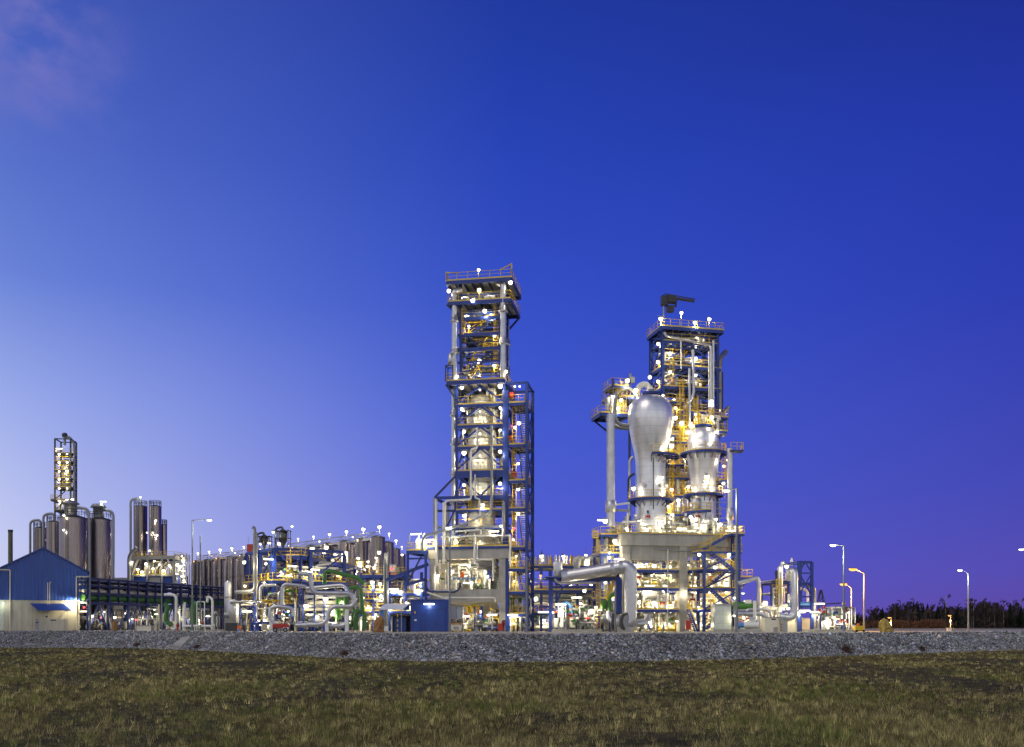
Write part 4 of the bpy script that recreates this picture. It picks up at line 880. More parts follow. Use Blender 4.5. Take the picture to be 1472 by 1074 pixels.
for px,py,v,p,k in ((829,859,1,260,'tube'),(806,869,-.2,380,'tube'),(781,880,-.2,380,'tube'),(857,874,.4,220,'globe'),(863,877,.4,160,'small'),(809,879,.4,220,'globe'),(850,880,.6,220,'globe'),(832,829,-.2,120,'small'),(840,850,2.5,200,'globe'),(795,881,.2,160,'small')): H.lamp(px,py,v,p,k)
zone('compressor_skid','grey compressor skid crowded with pipes and valves inside the blue pipe frame','machine skid',H,795,862,.6,3.6,.35,3.6,50,91,drums=3,boxes=8,valves=16,pal=[SILV,GALV,GREY,WHITE,DARK,GALV,GREEN],rmax=.15)
b=MB(); 
pl=MB(); p0,p1=H.P(793,906,-.2),H.P(866,906,-.2); pl.b2(p0.x,p1.x,-.3,5,0,.34,CONC); pl.build('plinth',H.r)
ec=thing('curved_hood','pale blue rounded machine hood inside the blue pipe frame','machine',H.O+V((U(814,2),2.2,2.6)))
MB().tube([(-.75,-.3,-.3),(-.75,-.3,.6),(-.3,-.3,1.3),(.3,-.3,1.3),(.75,-.3,.6),(.75,-.3,-.3)],.35,LTBLUE,8,.4).build('hood_arch',ec); MB().b2(-.7,.7,-.1,.9,-.4,1.2,LTBLUE).build('body',ec); MB().b2(-.72,.72,-.4,1,-2.3,-.41,GREY).build('base_frame',ec)
bp=thing('elbow_pipe','great silver pipe running level then bending down to a flanged end, between the two towers','pipe',G(905,131.5))
lz=lambda px,py,D:W(px,py,D)-G(905,131.5)
MB().tube([lz(812,829,134),lz(882,817.5,132.5),lz(906.5,812.5,131.5),lz(906.5,894.5,131.5),lz(897,896,131.5)],.86,SILV,22,2.5,bands=1.25,seg=11).build('pipe_body',bp)
for p,d in ((lz(882,817.5,132.5),V((1,0,.1))),(lz(812,829,134),V((1,0,.1))),(lz(895,815.5,132),V((1,0,.1)))):
    d.normalize(); MB().cyl(p-d*.5,p+d*.35,.97,SILV,22).build('flange',bp)
c=lz(900,894,131); b=MB(); b.cyl(c+V((-.9,.9,-.05)),c+V((-.1,-.05,0)),1.12,GALV,20); b.cyl(c+V((-.1,-.05,0)),c+V((.12,-.3,0)),1.25,DARK,20); b.cyl(c+V((.12,-.3,0)),c+V((.2,-.4,0)),.95,GALV,20); b.cyl(c+V((-1.05,1.05,-.05)),c+V((-.9,.9,-.05)),1.35,DARK,20); b.build('end_flange',bp)
b=MB(); b.box((c.x-.1,c.y+.4,.35),(2.2,2.0,.7),CONC); b.box((c.x-.1,c.y+.4,.8),(1.2,1.2,.3),DARK); b.build('plinth',bp)
sb=thing('branch_pipe','silver branch pipe curving low from the green pipe to the great elbow pipe','pipe',G(885,133))
l2=lambda px,py,D:W(px,py,D)-G(885,133)
MB().tube([l2(875,880,133.5),l2(876,890,133),l2(884,896,132.6),l2(896,896,132.3)],.36,SILV,14,1.0,bands=.8).build('pipe_body',sb); MB().tube([l2(915,897,133.5),l2(928,896,134),l2(931,885,135)],.4,SILV,12,1.0).build('pipe_body',sb)
gp=thing('green_pipe','green hook shaped pipe standing beside the blue column of the pipe frame','pipe',G(878,134))
l3=lambda px,py,D=134:W(px,py,D)-G(878,134)
MB().tube([l3(876.5,880),l3(876.5,857),l3(884,854)],.27,GREEN,12,.9).build('pipe_body',gp); MB().cyl(l3(876.5,880.5),l3(876.5,878),.36,GREEN,12).build('flange',gp); MB().bar(l3(876.5,907.7),l3(876.5,881),.2,.2,BLUE).build('support',gp)
MB().lathe([(.1,0),(.45,.05),(.45,1.3),(.1,1.4)],GREEN,12,l3(868,876)).build('filter_pot',gp)
# pipe rack between the towers
K=F('pipe_rack','yellow railed pipe rack stretching between the two towers in front of blue sky','pipe rack',815,150,0)
U,Z,P=K.U,K.Z,K.P
for px in (764,778,800,830,858):
    for v in (0,5): K.col(U(px,v),v,0,Z(815),.38)
for py in (813,848,880): K.deck(U(758),U(868),-.3,5.4,Z(py),'FB' if py!=880 else 'F',eh=.4)
for py in (833,):
    K.beam((U(760),0,Z(py)),(U(866),0,Z(py)),.3,.34)
rn=random.Random(17)
for i in range(9):
    v=.4+i*.55; K.pipe([(U(757,v),v,Z(820)+.35),(U(868,v),v,Z(820)+.35)],rn.uniform(.12,.24),rn.choice([SILV,WHITE,GALV])); K.pipe([(U(757,v),v,Z(848)+.4),(U(868,v),v,Z(848)+.4)],rn.uniform(.15,.3),[SILV,CREAM,GREEN,WHITE,GALV][i%5])
for i in range(10):
    K.pipe([(U(756,3),1.2+.4*i,.6+i*.62),(U(868,3),1.2+.4*i,.6+i*.62)],rn.uniform(.16,.4),[CREAM,WHITE,SILV,GREEN,GALV,BLUE,CREAM,SILV,WHITE,GALV][i])
for i in range(16):
    x=U(765+i*5.6,rn.uniform(0,3)); MB().lathe([(.05,0),(.18,.02),(.2,.2),(.2,rn.uniform(.8,1.6)),(.12,1.7),(.03,1.75)],rn.choice([WHITE,CREAM,YEL]),8,(x,rn.uniform(.3,4),Z(813))).build('vent_pot',K.r)
for k in range(5):
    x=U(826+k*7,-.2); K.pipe([(x,-.1,Z(813)),(x,-.1,Z(803)),(x+1.1,-.1,Z(801)),(x+1.6,.6,Z(812))],.3,WHITE,.6,10)
for px,py,v,p in ((779,800,1,160),(810,800,1,160),(842,799,1,200),(845,806,-.2,260),(777,828,-.2,0),(764,836,-.3,260),(772,845,1,200),(820,842,.5,200),(790,870,-.2,260),(770,862,.4,200),(850,842,1,220),(782,892,.5,300),(862,868,.3,200),(835,868,1,200)): K.lamp(px,py,v,p,'globe')
K.lamp(777,828,-.3,120,'globe',SOD)
for px in (779,810,842): MB().bar((U(px,1),1,Z(813)),(U(px,1),1,Z(788)),.07,.07,GALV).build('lamp_pole',K.r)
zone('pipe_manifold','cream panels and pipe stubs standing under the pipe rack between the towers','pipework',K,760,868,.4,5,0,5,60,101,drums=5,boxes=7,valves=12,pal=[WHITE,CREAM,SILV,GALV,GREEN,BLUE])
# ---------------------------------------------------------------- left unit: blue frame seen on its corner
A=F('pipe_structure','blue steel frame with yellow railed floors, seen on its corner before the dark silos','steel frame',394,145,36)
U,Z,P=A.U,A.Z,A.P
z1,z2,z3=Z(789),Z(834),Z(868)
la,lb=11.5,11.0
for u in (0,5.8,la):
    for v in (0,5.5,lb): A.col(u,v,0,z1 if u<11 else z1-.5,.46)
A.beam((0,0,z1),(la,0,z1-.02),.34,.45);A.beam((0,0,z1-.03),(0,lb,z1-.03),.3,.4);A.beam((la,0,z1-.5),(la,lb,z1-.5),.3,.4);A.beam((0,lb,z1),(la,lb,z1),.3,.4);A.beam((0,5.5,z1-.1),(la,5.5,z1-.1),.28,.3)
for z in (z2,z3,Z(812)): A.deck(-.35,la+.2,-.35,lb+.2,z,'FLRB' if z!=Z(812) else '',eh=.45) if z!=Z(812) else A.deck(4,la,4,lb,z,'FL',eh=.4)
for p,q in (((0,0,z2),(5.8,0,z1)),((5.8,0,z2),(0,0,z1)),((5.8,0,z2),(la,0,z1-.3)),((0,5.5,z2),(0,0,z1)),((0,lb,z2),(0,5.5,z1)),((0,0,z2-.3),(5.8,0,z3)),((0,5.5,z3),(0,0,z2)),((0,5.5,0),(0,lb,z3)),((0,0,0),(0,5.5,z3)),((0,0,z3),(0,5.5,z2)),((5.8,0,0),(0,0,z3)),((la,0,0),(5.8,0,z3))): A.brace(p,q,.22,BLUE)
for k in range(3): A.stair((-.9-0*k,6+0*k,[0,z3,z2][k]),(-.9,1.5,[z3,z2,z1][k]),.9) if k<2 else None
A.ladder(-.7,9,0,z2,(-1,0)); A.ladder(2,-.7,z3,z1-1,(0,-1))
rn=random.Random(23)
for i in range(34):
    z=rn.choice([.1,z3,z2,z2]); u,v=rn.uniform(.3,la-.5),rn.uniform(.3,lb-.5); m=rn.choice([SILV,WHITE,GALV,SILV,CREAM])
    if i%2: A.pipe([(u,v,z+.1),(u,v,z+rn.uniform(1.5,3.4)),(min(la,u+rn.uniform(1,4)),v,z+3)],rn.uniform(.1,.24),m)
    else: A.pipe([(u,v,z+rn.uniform(.6,3)),(min(la+2,u+rn.uniform(2,7)),v,z+2.2)],rn.uniform(.1,.24),m)
for px,py,p,k in ((351,809,320,'globe'),(386,804,700,'tube'),(382,811,420,'globe'),(352,843,260,'globe'),(420,814,260,'tube'),(404,822,260,'small'),(418,826,260,'globe'),(355,879,420,'tube'),(398,877,360,'tube'),(414,879,260,'globe'),(433,879,420,'globe'),(381,893,300,'globe'),(443,822,420,'tube'),(453,819,320,'tube'),(372,893,200,'small'),(360,866,200,'small'),(380,838,200,'small')): A.lamp(px,py,-.6 if px<394 else -.2,p*1.5,k)
lift=MB(); 
vs=thing('flue_pipe','tall thin grey flue pipe bending at its foot, in front of the blue process frame','pipe',G(366,143))
l=lambda px,py,D=143:W(px,py,D)-G(366,143)
MB().tube([l(338,851),l(366,849),l(366,759.5),l(363,758)],.24,GALV,12,.7).build('pipe_body',vs); MB().tube([l(369,862),l(369,765)],.13,GALV,10).build('pipe_body',vs); MB().bar(l(339,853),l(366,851.5),.12,.14,GALV).build('support_rail',vs)
MB().cyl(l(366,803),l(366,799),.32,GALV,12).build('flange',vs); MB().bar(l(366,907.9),l(366,850),.2,.2,BLUE).build('support_post',vs)
def pipeT(label,D,pts,r,m=SILV,bend=None,parts=(),legs=(),name='process_pipe',n=14,bands=.9,legm=WHITE,legw=.45):
    o=G(pts[0][0],D); t=thing(name,label,'pipe',o); f=lambda p:W(p[0],p[1],p[2] if len(p)>2 else D)-o
    MB().tube([f(p) for p in pts],r,m,n,bend or r*3,bands=bands,seg=7).build('pipe_body',t)
    for p,d in parts:
        c=f(p);d=V(d).normalized(); MB().cyl(c-d*.16,c+d*.16,r*1.35,m,n).build('flange',t)
    for px,py in legs:
        c=f((px,py)); MB().b2(c.x-legw/2,c.x+legw/2,c.y-legw/2,c.y+legw/2,0,c.z,legm).build('support',t)
    return t
pipeT('long grey pipe on blue brackets running level before the blue process frame',142,[(331,866),(384,864),(386,855),(398,853)],.2,GALV,legs=((345,866),(365,866)),legm=BLUE,legw=.2)
pipeT('white manifold pipe with three stubs level with the lower floor of the process frame',142.5,[(374,865),(374,842),(396,841)],.2,WHITE)
pipeT('silver pipe rising then turning level past the process frame, above the red trailer',134,[(406,874),(406,839),(440,843),(446,849)],.26,SILV,.9,(((406,868),(0,0,1)),))
pipeT('low silver arch pipe over the red trailer',132,[(395,898),(388,889),(389,873),(402,871.5),(421,875),(422,886)],.29,SILV,.9,(((389.5,884),(0,0,1)),),legs=((390,893),))
pipeT('big zigzag silver pipe stepping down twice on white legs',129,[(432,825),(447,825.5),(448,852.5),(508,853),(510,872),(474,871.5),(470,897),(425,899)],.31,SILV,1.1,(((432,825),(1,0,0)),((440,899),(1,0,0)),((455,898),(1,0,0))),legs=((470,890),(499,876)))
pipeT('silver pipe running behind the zigzag pipe with an elbow at its end',133,[(441,846,134),(495,841),(502,852,132)],.28,SILV,.9)
pipeT('silver pipe curving up from the ground run to the white leg beside the green arch',129.5,[(474,900),(492,900),(499,896),(499,878)],.30,SILV,.8,(((476,900),(1,0,0)),((488,900),(1,0,0))))
pipeT('tall green pipe with an elbow dropping behind the green arch',133,[(500,846),(519,843),(520.5,882)],.29,GREEN,1.0,bands=0)
pipeT('green arch pipe standing on two feet beside the yellow ladder',130,[(511.5,906),(511.5,880),(524,879.5),(524,905)],.30,GREEN,1.0,(((511.5,890),(0,0,1)),((524,891),(0,0,1))),bands=0)
pipeT('low green pipe loop behind the green arch',131,[(500,899),(507,899),(508,881),(516,876)],.3,GREEN,.8,bands=0)
for k,(x,y0,y1) in enumerate(((486,890,860),(497,885,858))): pipeT(['short green riser behind the zigzag pipe nearer its middle','short green riser behind the zigzag pipe nearer its elbow'][k],136,[(x,y0),(x,y1)],.4,GREEN,bands=0)
pipeT('slanting green pipe under the yellow walkway roof',140,[(466,845),(467,819),(515,831),(524,840)],.28,GREEN,.9,bands=0)
tk=thing('storage_tank','small white upright tank beside the blue process frame','tank',G(335,143)); b=MB(); b.lathe([(.1,0),(.95,0),(.95,4.2),(.8,4.5),(.1,4.7)],VESL,22); b.build('shell',tk); MB().cyl((-1.0,-.8,2.4),(-.2,-.8,2.4),.42,GALV,14).build('motor',tk)
tk=thing('storage_tank','tall thin white tank between the blue pipe rack and the process frame','tank',G(328,146)); MB().lathe([(.1,0),(.55,0),(.55,7.2),(.4,7.4),(.1,7.6)],VESL,18).build('shell',tk); MB().lathe([(.56,5),(.62,5),(.62,5.2),(.56,5.2)],GALV,18).build('band',tk)
zone('pipe_manifold','white pipes and pumps on the ground under the blue process frame','pipework',A,352,440,-3,8,0,4.5,46,111,drums=4,boxes=6,valves=12,pal=[SILV,WHITE,CREAM,GALV,BLUE,YEL])
b=F('pipe_bundle','stack of level cream and white pipes on stanchions behind the zigzag silver pipe','pipe rack',475,136,4)
for i,(py,r_,m,x0,x1) in enumerate(((858,.22,WHITE,436,500),(866,.3,CREAM,438,512),(876,.26,CREAM,432,506),(884,.2,WHITE,440,512),(871,.16,SILV,430,516),(891,.34,GREY,444,470),(897,.3,SILV,428,516),(851,.18,SILV,440,490))):
    b.pipe([b.P(x0,py,.4+.35*(i%3)),b.P(x1,py,.4+.35*(i%3))],r_,m,bands=1.3)
for px in (436,452,466,483,497,511):
    for v in (.1,1.9): b.sq(b.U(px,v),v,0,b.Z(850),.18,CREAM if px%2 else BLUE,'stanchion')
    b.beam((b.U(px,.1),.1,b.Z(861)),(b.U(px,.1),1.9,b.Z(861)),.14,.18,CREAM); b.beam((b.U(px,.1),.1,b.Z(880)),(b.U(px,.1),1.9,b.Z(880)),.14,.18,CREAM)
for px,py in ((440,872),(456,888),(478,880),(492,866),(505,889),(468,862)): b.lamp(px,py,-.2,220,'globe')
# walkway and rack behind the pipes
Wk=F('pipe_rack','long blue rack with yellow railed walkway roof behind the zigzag silver pipe','pipe rack',432,146,81.3)
U,Z,P=Wk.U,Wk.Z,Wk.P
u0,u1=-.3,U(524)
for i in range(7):
    x=u0+.3+(u1-u0-.6)*i/6
    for v in (0,4.6): Wk.col(x,v,0,Z(800),.4)
Wk.deck(u0,u1,-.3,5,Z(798),'FLRB',eh=.6); Wk.deck(u0,u1,-.3,5,Z(832),'F',eh=.4); Wk.deck(u0+3,u1,-.3,5,Z(866),'F',eh=.35)
rn=random.Random(31)
for i in range(12):
    v=.2+i*.4; z=[Z(832)+.4,Z(832)+1.4,Z(866)+.5,Z(866)+1.3][i%4]
    Wk.pipe([(u0-.5,v,z),(u1+1+rn.random(),v,z),(u1+1.2,v,z-2)],rn.uniform(.14,.32),[SILV,CREAM,WHITE,GALV,SILV,GREEN][i%6])
for i,(x,h) in enumerate(((444,1.2),(497,2.4),(506,1.3),(474,1.0),(517,1.2))): 
    b=MB(); p=P(x,806,1.2); b.box((p.x,p.y,Z(798)+h/2),(1.3,1.2,h),[GREY,WHITE,GREY,GALV,GREY][i]); b.box((p.x,p.y-.61,Z(798)+h/2),(1.1,.03,h*.8),[GREY,CREAM,DARK,GREY,CREAM][i]); b.build('cabinet',Wk.r)
for px,py,v,p,k in ((449,790,1,220,'globe'),(469,788,2,220,'globe'),(466,795,2,220,'globe'),(487,794,2,220,'globe'),(482,799,-.2,260,'globe'),(515,803,1,260,'globe'),(529,808,1,220,'globe'),(538,809,1,220,'globe'),(545,810,1.5,220,'globe'),(518,811,-.1,220,'globe'),(528,815,-.2,220,'globe'),(538,817,-.2,260,'globe'),(489,825,-.2,360,'globe'),(474,827,1,700,'tube'),(513,822,-.1,300,'globe'),(470,862,1,300,'tube'),(500,868,1,300,'tube'),(520,866,.4,260,'globe'),(455,880,1,300,'globe'),(485,884,1.4,360,'globe'),(462,846,1,300,'tube')): Wk.lamp(px,py,v,p*1.9,k)
zone('pipe_manifold','crowded valves and pumps below the long rack behind the zigzag silver pipe','pipework',Wk,436,522,-1.5,4.5,0,6.5,75,121,drums=6,boxes=6,valves=16,pal=[SILV,WHITE,CREAM,GALV,GREEN,BLUE,YEL])
# platform by the shelter
Wp=F('valve_platform','yellow railed platform with pale cabinets between the corner silos and the tall tower','platform',560,152,-6)
U,Z,P=Wp.U,Wp.Z,Wp.P
for px in (519,537,560,583,606):
    for v in (0,5): Wp.col(U(px,v),v,0,Z(823),.4)
Wp.deck(U(517),U(584),-.2,5.4,Z(826),'FLRB',eh=.5); Wp.deck(U(516),U(608),-.2,5.4,Z(852),'F',eh=.4); Wp.deck(U(516),U(612),-.2,5.4,Z(878),'F',eh=.35)
for i,(x,h,w_) in enumerate(((556,3.4,.7),(566,1.6,1.2),(572,1.2,.8))): 
    p=P(x,826,2.5); b=MB(); b.box((p.x,p.y,p.z+h/2),(w_,1,h),[GREY,GREY,GREEN][i]); b.box((p.x,p.y-.52,p.z+h*.55),(w_*.8,.06,h*.6),[GALV,WHITE,GREY][i]); b.build('cabinet',Wp.r)
Wp.beam(P(555,834,-1.5),P(616,811,-1.5),.3,.5,BLUE,'sloping_beam'); Wp.beam(P(555,834,3),P(616,811,3),.3,.5,BLUE,'sloping_beam')
for k in range(6): t=k/6; p=P(557+t*58,833-t*22,-1.5); q=P(557+t*58,833-t*22,3); Wp.beam(p,q,.2,.2,GALV,'cross_beam')
for px in (528,535): Wp.ladder(U(px,-1.2),-1.2,0,Z(862),(0,-1),cage=px==528)
Wp.deck(U(525,-2),U(538,-2),-2.2,-.3,Z(862),'FLR',eh=.25)
rn=random.Random(37)
for i in range(7): Wp.pipe([(U(516),.3+i*.7,Z(852)+.3+.2*(i%2)),(U(610),.3+i*.7,Z(852)+.3+.2*(i%2))],rn.uniform(.12,.28),[SILV,WHITE,CREAM,GALV,SILV,WHITE,CREAM][i]); Wp.pipe([(U(516),.2+i*.7,Z(878)+.4),(U(612),.2+i*.7,Z(878)+.4)],rn.uniform(.12,.3),[WHITE,CREAM,SILV,WHITE,GALV,SILV,CREAM][i])
for px in (553,556.5): Wp.pipe([(U(px,-.8),-.8,0),(U(px,-.8),-.8,Z(805 if px<555 else 812))],.22,GALV,bands=1)
for px,py in ((522,860),(530,872),(540,884),(552,886),(526,893),(546,840),(535,838)): Wp.lamp(px,py,-.3,300,'globe')
for i in range(40):
    x=U(rn.uniform(517,612)); v=rn.uniform(-.5,4.5); z=rn.choice([0,Z(878),Z(852)]); m=rn.choice([SILV,WHITE,WHITE,CREAM,GALV])
    Wp.pipe([(x,v,z+.02),(x,v,z+rn.uniform(1,2.6)),(min(U(612),x+rn.uniform(.5,4)),v,z+2)],rn.uniform(.1,.25),m)
for px,py,p,k in ((545,795,160,'globe'),(566,847,420,'tube'),(575,852,260,'globe'),(601,849,360,'tube'),(548,858,260,'globe'),(585,868,260,'globe'),(561,872,300,'globe'),(596,870,220,'globe'),(605,838,200,'small'),(578,798,180,'globe'),(563,818,0,'small')): Wp.lamp(px,py,-.2,p,k)
Wp.lamp(563,818,-.25,25,'small',RD)
zone('pipe_manifold','white pumps and risers packed behind the small canopy shelter','pipework',Wp,532,612,.2,5,0,5,50,131,drums=4,boxes=6,valves=14,pal=[SILV,WHITE,WHITE,CREAM,GALV,YEL])
# corner deck attached to the tall tower
Y=F('corner_platform','blue cantilever platform with a floodlight at the corner of the tallest tower concrete table','platform',599,141,-16)
U,Z,P=Y.U,Y.Z,Y.P
for px in (586,612):
    for v in (0,5): Y.col(U(px,v),v,0 if px==612 else Z(840),Z(791),.3)
Y.deck(U(585),U(613),-.2,5.4,Z(791),'FLB',eh=.5); Y.beam((U(586),0,Z(803)),(U(612),0,Z(803)),.24,.26); Y.brace((U(588),-.1,Z(835)),(U(606),-.1,Z(800)),.2,DKBLUE); Y.beam((U(586),0,Z(840)),(U(612),0,Z(833)),.3,.4)
MB().bar(P(589,790,0),P(589,770,0),.12,.12,GALV).build('lamp_pole',Y.r); Y.lamp(597,768,-.1,420,'tube',COOL); Y.lamp(611,779,-.3,300,'tube')
for k in range(4): Y.pipe([P(599+k*3.4,791,1),P(599+k*3.4,776-k%2*8,1),P(603+k*3,775-k%2*8,1)],.16,WHITE)
# ---------------------------------------------------------------- shelter, blue kiosk, lean-to and things in front
k=thing('blue_kiosk','dark blue sheet metal kiosk with two doors under one bright wall lamp','building',G(616.5,132)); D=132
x0,x1=(590-616.5)/FPX*D,(645-616.5)/FPX*D; h=EYE+(900-863)*D/FPX
b=MB(); b.b2(x0,x1,0,4.5,0.05,h,BCLAD); b.b2(x0-.05,x1+.05,-.05,4.55,h,h+.12,BROOF); b.build('wall',k)
b=MB(); b.b2(x0+.2,x0+1.3,-.05,-.002,.07,2.15,BROOF); b.b2(x0+.55,x0+.85,-.07,-.05,1.5,1.7,WHITE); b.box((x0+.35,-.08,1.1),(.06,.08,.16),DARK); b.build('door',k)
b=MB(); b.b2(x0+2.2,x1-.55,-.06,-.002,.07,2.95,BROOF); b.b2(x0+2.2+1.28,x0+2.2+1.31,-.065,-.06,.1,2.9,DKBLUE); b.b2(x0+2.1,x1-.45,-.09,-.06,2.95,3.03,DKBLUE); b.box((x0+3.62,-.09,1.15),(.08,.08,.2),DARK); b.build('double_door',k)
b=MB(); b.lathe([(.02,0),(.11,.04),(.12,.25),(.02,.34)],YEL,10,(x0+.62,-.12,2.45)); b.build('warning_light',k)
lamp(k,((617-616.5)/FPX*D,-.35,EYE+(900-868.5)*D/FPX),110,'tube',COOL,dz=-.3)
k=thing('lean_to','pale sheet walled lean-to beside the dark blue kiosk','shelter',G(656,134)); D=134
b=MB(); b.b2(-.9,.85,0,3,1.75,3.55,mat('pale_sheet',(.5,.52,.56),.5,var=.1)); b.build('wall',k); b=MB(); b.bar((-1.1,1.4,3.85),(1.05,1.4,3.5),3.4,.1,GREY); b.build('roof',k)
for x in (-.85,.8,0): MB().b2(x-.06,x+.06,-.06,-.005,0,3.5,GALV).build('post',k)
k=thing('waste_skip','cream wheeled waste container with an orange brown lid under the lean-to','container',G(656,132)); b=MB(); b.add([(-.62,-.5,.18),(.62,-.5,.18),(.62,.5,.18),(-.62,.5,.18),(-.78,-.62,1.0),(.78,-.62,1.0),(.78,.62,1.0),(-.78,.62,1.0)],[(3,2,1,0),(0,1,5,4),(1,2,6,5),(2,3,7,6),(3,0,4,7),(4,5,6,7)],CREAM); b.box((0,-.56,.55),(.7,.08,.35),GREY); b.build('body',k)
MB().add([(-.82,-.66,1.01),(.82,-.66,1.01),(.82,.66,1.01),(-.82,.66,1.01),(-.7,0,1.25),(.7,0,1.25)],[(0,1,5,4),(2,3,4,5),(1,2,5),(3,0,4),(3,2,1,0)],TARP).build('lid',k)
for sx in (-.5,.5): MB().cyl((sx-.05,-.4,.1),(sx+.05,-.4,.1),.1,RUB,10).build('wheel',k)
k=thing('dark_bin_shed','dark slatted storage cage behind the cream waste container','cage',G(656,134.5)); b=MB()
for i in range(9): b.b2(-.9,.9,-.03,.03,.15+i*.18,.26+i*.18,DARK)
for x in (-.85,.85): b.b2(x-.06,x+.06,-.08,.08,0,1.8,DARK)
b.build('slat_panel',k)
k=thing('canopy_shelter','small shelter with white sloping canopy roof and a dark open bay beside the kiosk','shelter',G(566,133)); D=133
f=lambda px,py,dy=0:((px-566)/FPX*D,dy,EYE+(900-py)*D/FPX)
MB().add([f(545,877,-1),f(580,877,-1),f(587,869,1.5),f(552,869,1.5),f(545,875.6,-1),f(580,875.6,-1),f(587,867.6,1.5),f(552,867.6,1.5)],[(4,5,6,7),(3,2,1,0),(0,1,5,4),(1,2,6,5),(2,3,7,6),(3,0,4,7)],mat('pale_canopy_sheet',(.62,.66,.70),.4)).build('roof',k)
MB().add([f(580,876.9,-1.02),f(587,869,1.5),f(587,876.9,1.5)],[(0,1,2)],LTBLUE).build('gable_panel',k)
b=MB(); p=f(547,880);q=f(553,905); b.b2(p[0],q[0],-.6,-.5,.9,3.0,LTBLUE); b.build('side_panel',k)
for px in (547,578): x=f(px,0)[0]; MB().b2(x-.06,x+.06,-.85,-.73,0,3.05,GALV).build('post',k)
x0,x1=f(564,0)[0],f(589,0)[0]; b=MB(); b.b2(x0,x1,-.8,2.0,2.15,2.4,DARK); b.b2(x0,x0+.12,-.78,1.9,0,2.15,GREY); b.b2(x0,x1,1.8,1.9,0,2.15,DARK); b.build('bay_frame',k)
MB().b2(f(567,0)[0],f(584,0)[0],-.3,-.2,.05,1.95,BROOF).build('blue_panel',k)
b=MB(); p=f(556,905); b.b2(p[0]-.4,p[0]+.35,-.9,-.5,.05,.85,GREY); b.b2(p[0]-.36,p[0]+.31,-.93,-.9,.1,.8,WHITE); b.build('cabinet',k)
def post_striped(label,px,D,h):
    t=thing('warning_post',label,'post',G(px,D))
    for i in range(7): MB().cyl((0,0,h*i/7),(0,0,h*(i+1)/7),.07 if i%2 else .072,DARK if i%2 else YEL,8).build('stripe_band',t)
post_striped('yellow and black striped post before the dark bay of the canopy shelter',571.5,130,2.4); post_striped('yellow and black striped post before the beige machine boxes',1123.5,127,1.3)
def tarp(label,px,D,w,h,m,seed):
    rn=random.Random(seed); t=thing('covered_monitor',label,'covered equipment',G(px,D)); b=MB(); n=26; vs=[];fs=[]; rows=[(1.0,0),(1.06,.06),(1.0,.2),(.92,.4),(.88,.6),(.78,.78),(.55,.93),(.2,1.0)]
    ph=[rn.uniform(0,6) for _ in range(4)]
    for r,z in rows:
        for j in range(n):
            a=2*math.pi*j/n; q=r*(1+.13*math.sin(3*a+ph[0]+z*4)+.11*math.sin(6*a+ph[1]-z*5)+.07*rn.uniform(-1,1)); vs.append((q*w/2*math.cos(a)+.10*w*math.sin(z*3+ph[2]),q*w/2*math.sin(a)*.8,h*(z+(.09*math.sin(a+ph[3])+.05*math.sin(3*a+ph[2]) if z>.5 else 0))))
    for i in range(len(rows)-1):
        for j in range(n): k=(j+1)%n; fs.append((i*n+j,i*n+k,(i+1)*n+k,(i+1)*n+j))
    fs.append(tuple(range((len(rows)-1)*n,len(rows)*n)))
    b.add(vs,fs,m,False); b.build('tarpaulin',t); q=MB(); q.tube([(w*.5*math.cos(a)*.93,w*.4*math.sin(a)*.93,h*.3) for a in [2*math.pi*j/16 for j in range(17)]],.04,DARK,5); q.build('rope',t)
tarp('brown tarpaulin covered lump in front of the canopy shelter',545,122,1.35,1.95,TARP,1)
tarp('brown tarpaulin covered lump before the trestle rack legs beside the blue hall',163.5,165,1.05,1.7,TARP,2)
tarp('ochre tarpaulin covered lump alone on the open end of the pad',1273,127,1.6,1.65,TARPY,3)
# red trailer
t=thing('compressor_trailer','small red two wheeled compressor trailer near the low silver arch pipe','trailer',G(404,126),R(4))
b=MB(); b.add([(-1.0,-.55,.5),(1.0,-.55,.5),(1.0,.55,.5),(-1.0,.55,.5),(-1.0,-.55,.95),(1.0,-.55,.95),(1.0,.55,.95),(-1.0,.55,.95),(-.75,-.45,1.12),(.85,-.45,1.12),(.85,.45,1.12),(-.75,.45,1.12)],[(3,2,1,0),(0,1,5,4),(1,2,6,5),(2,3,7,6),(3,0,4,7),(4,5,9,8),(5,6,10,9),(6,7,11,10),(7,4,8,11),(8,9,10,11)],RED); b.build('hood',t)
b=MB(); b.b2(-1.0,1.0,-.5,.5,.34,.5,GREY); b.b2(.35,1.05,-.62,-.56,.3,.62,WHITE); b.bar((-1,0,.4),(-1.5,0,.25),.08,.08,GREY); b.build('chassis',t)
for x in (-.65,.65): 
    o=MB().tube([(x,-.68,.3),(x,-.5,.3)],.30,RUB,16).build('wheel',t); MB().cyl((x,-.71,.3),(x,-.67,.3),.15,GALV,12).build('rim',o)
MB().lathe([(.06,0),(.07,.25),(.10,.3),(.02,.32)],DARK,8,(.1,0,1.12)).build('exhaust',t)
t=thing('concrete_box','low cream box with a lid on the pad before the long trestle rack','box',G(209,160)); b=MB(); b.b2(-1.2,1.2,-.7,.7,0,.85,CREAM); b.build('body',t); MB().b2(-1.3,1.3,-.8,.8,.853,.97,CONC).build('lid',t)
t=thing('fire_hydrant','red pillar fire hydrant on the pad in front of green pipes','hydrant',G(255,152)); MB().lathe([(.16,0),(.16,.1),(.10,.12),(.10,.75),(.17,.8),(.17,1.0),(.10,1.15),(.03,1.2)],RED,12).build('body',t); MB().cyl((-.25,0,.85),(.25,0,.85),.07,RED,10).build('outlet',t)
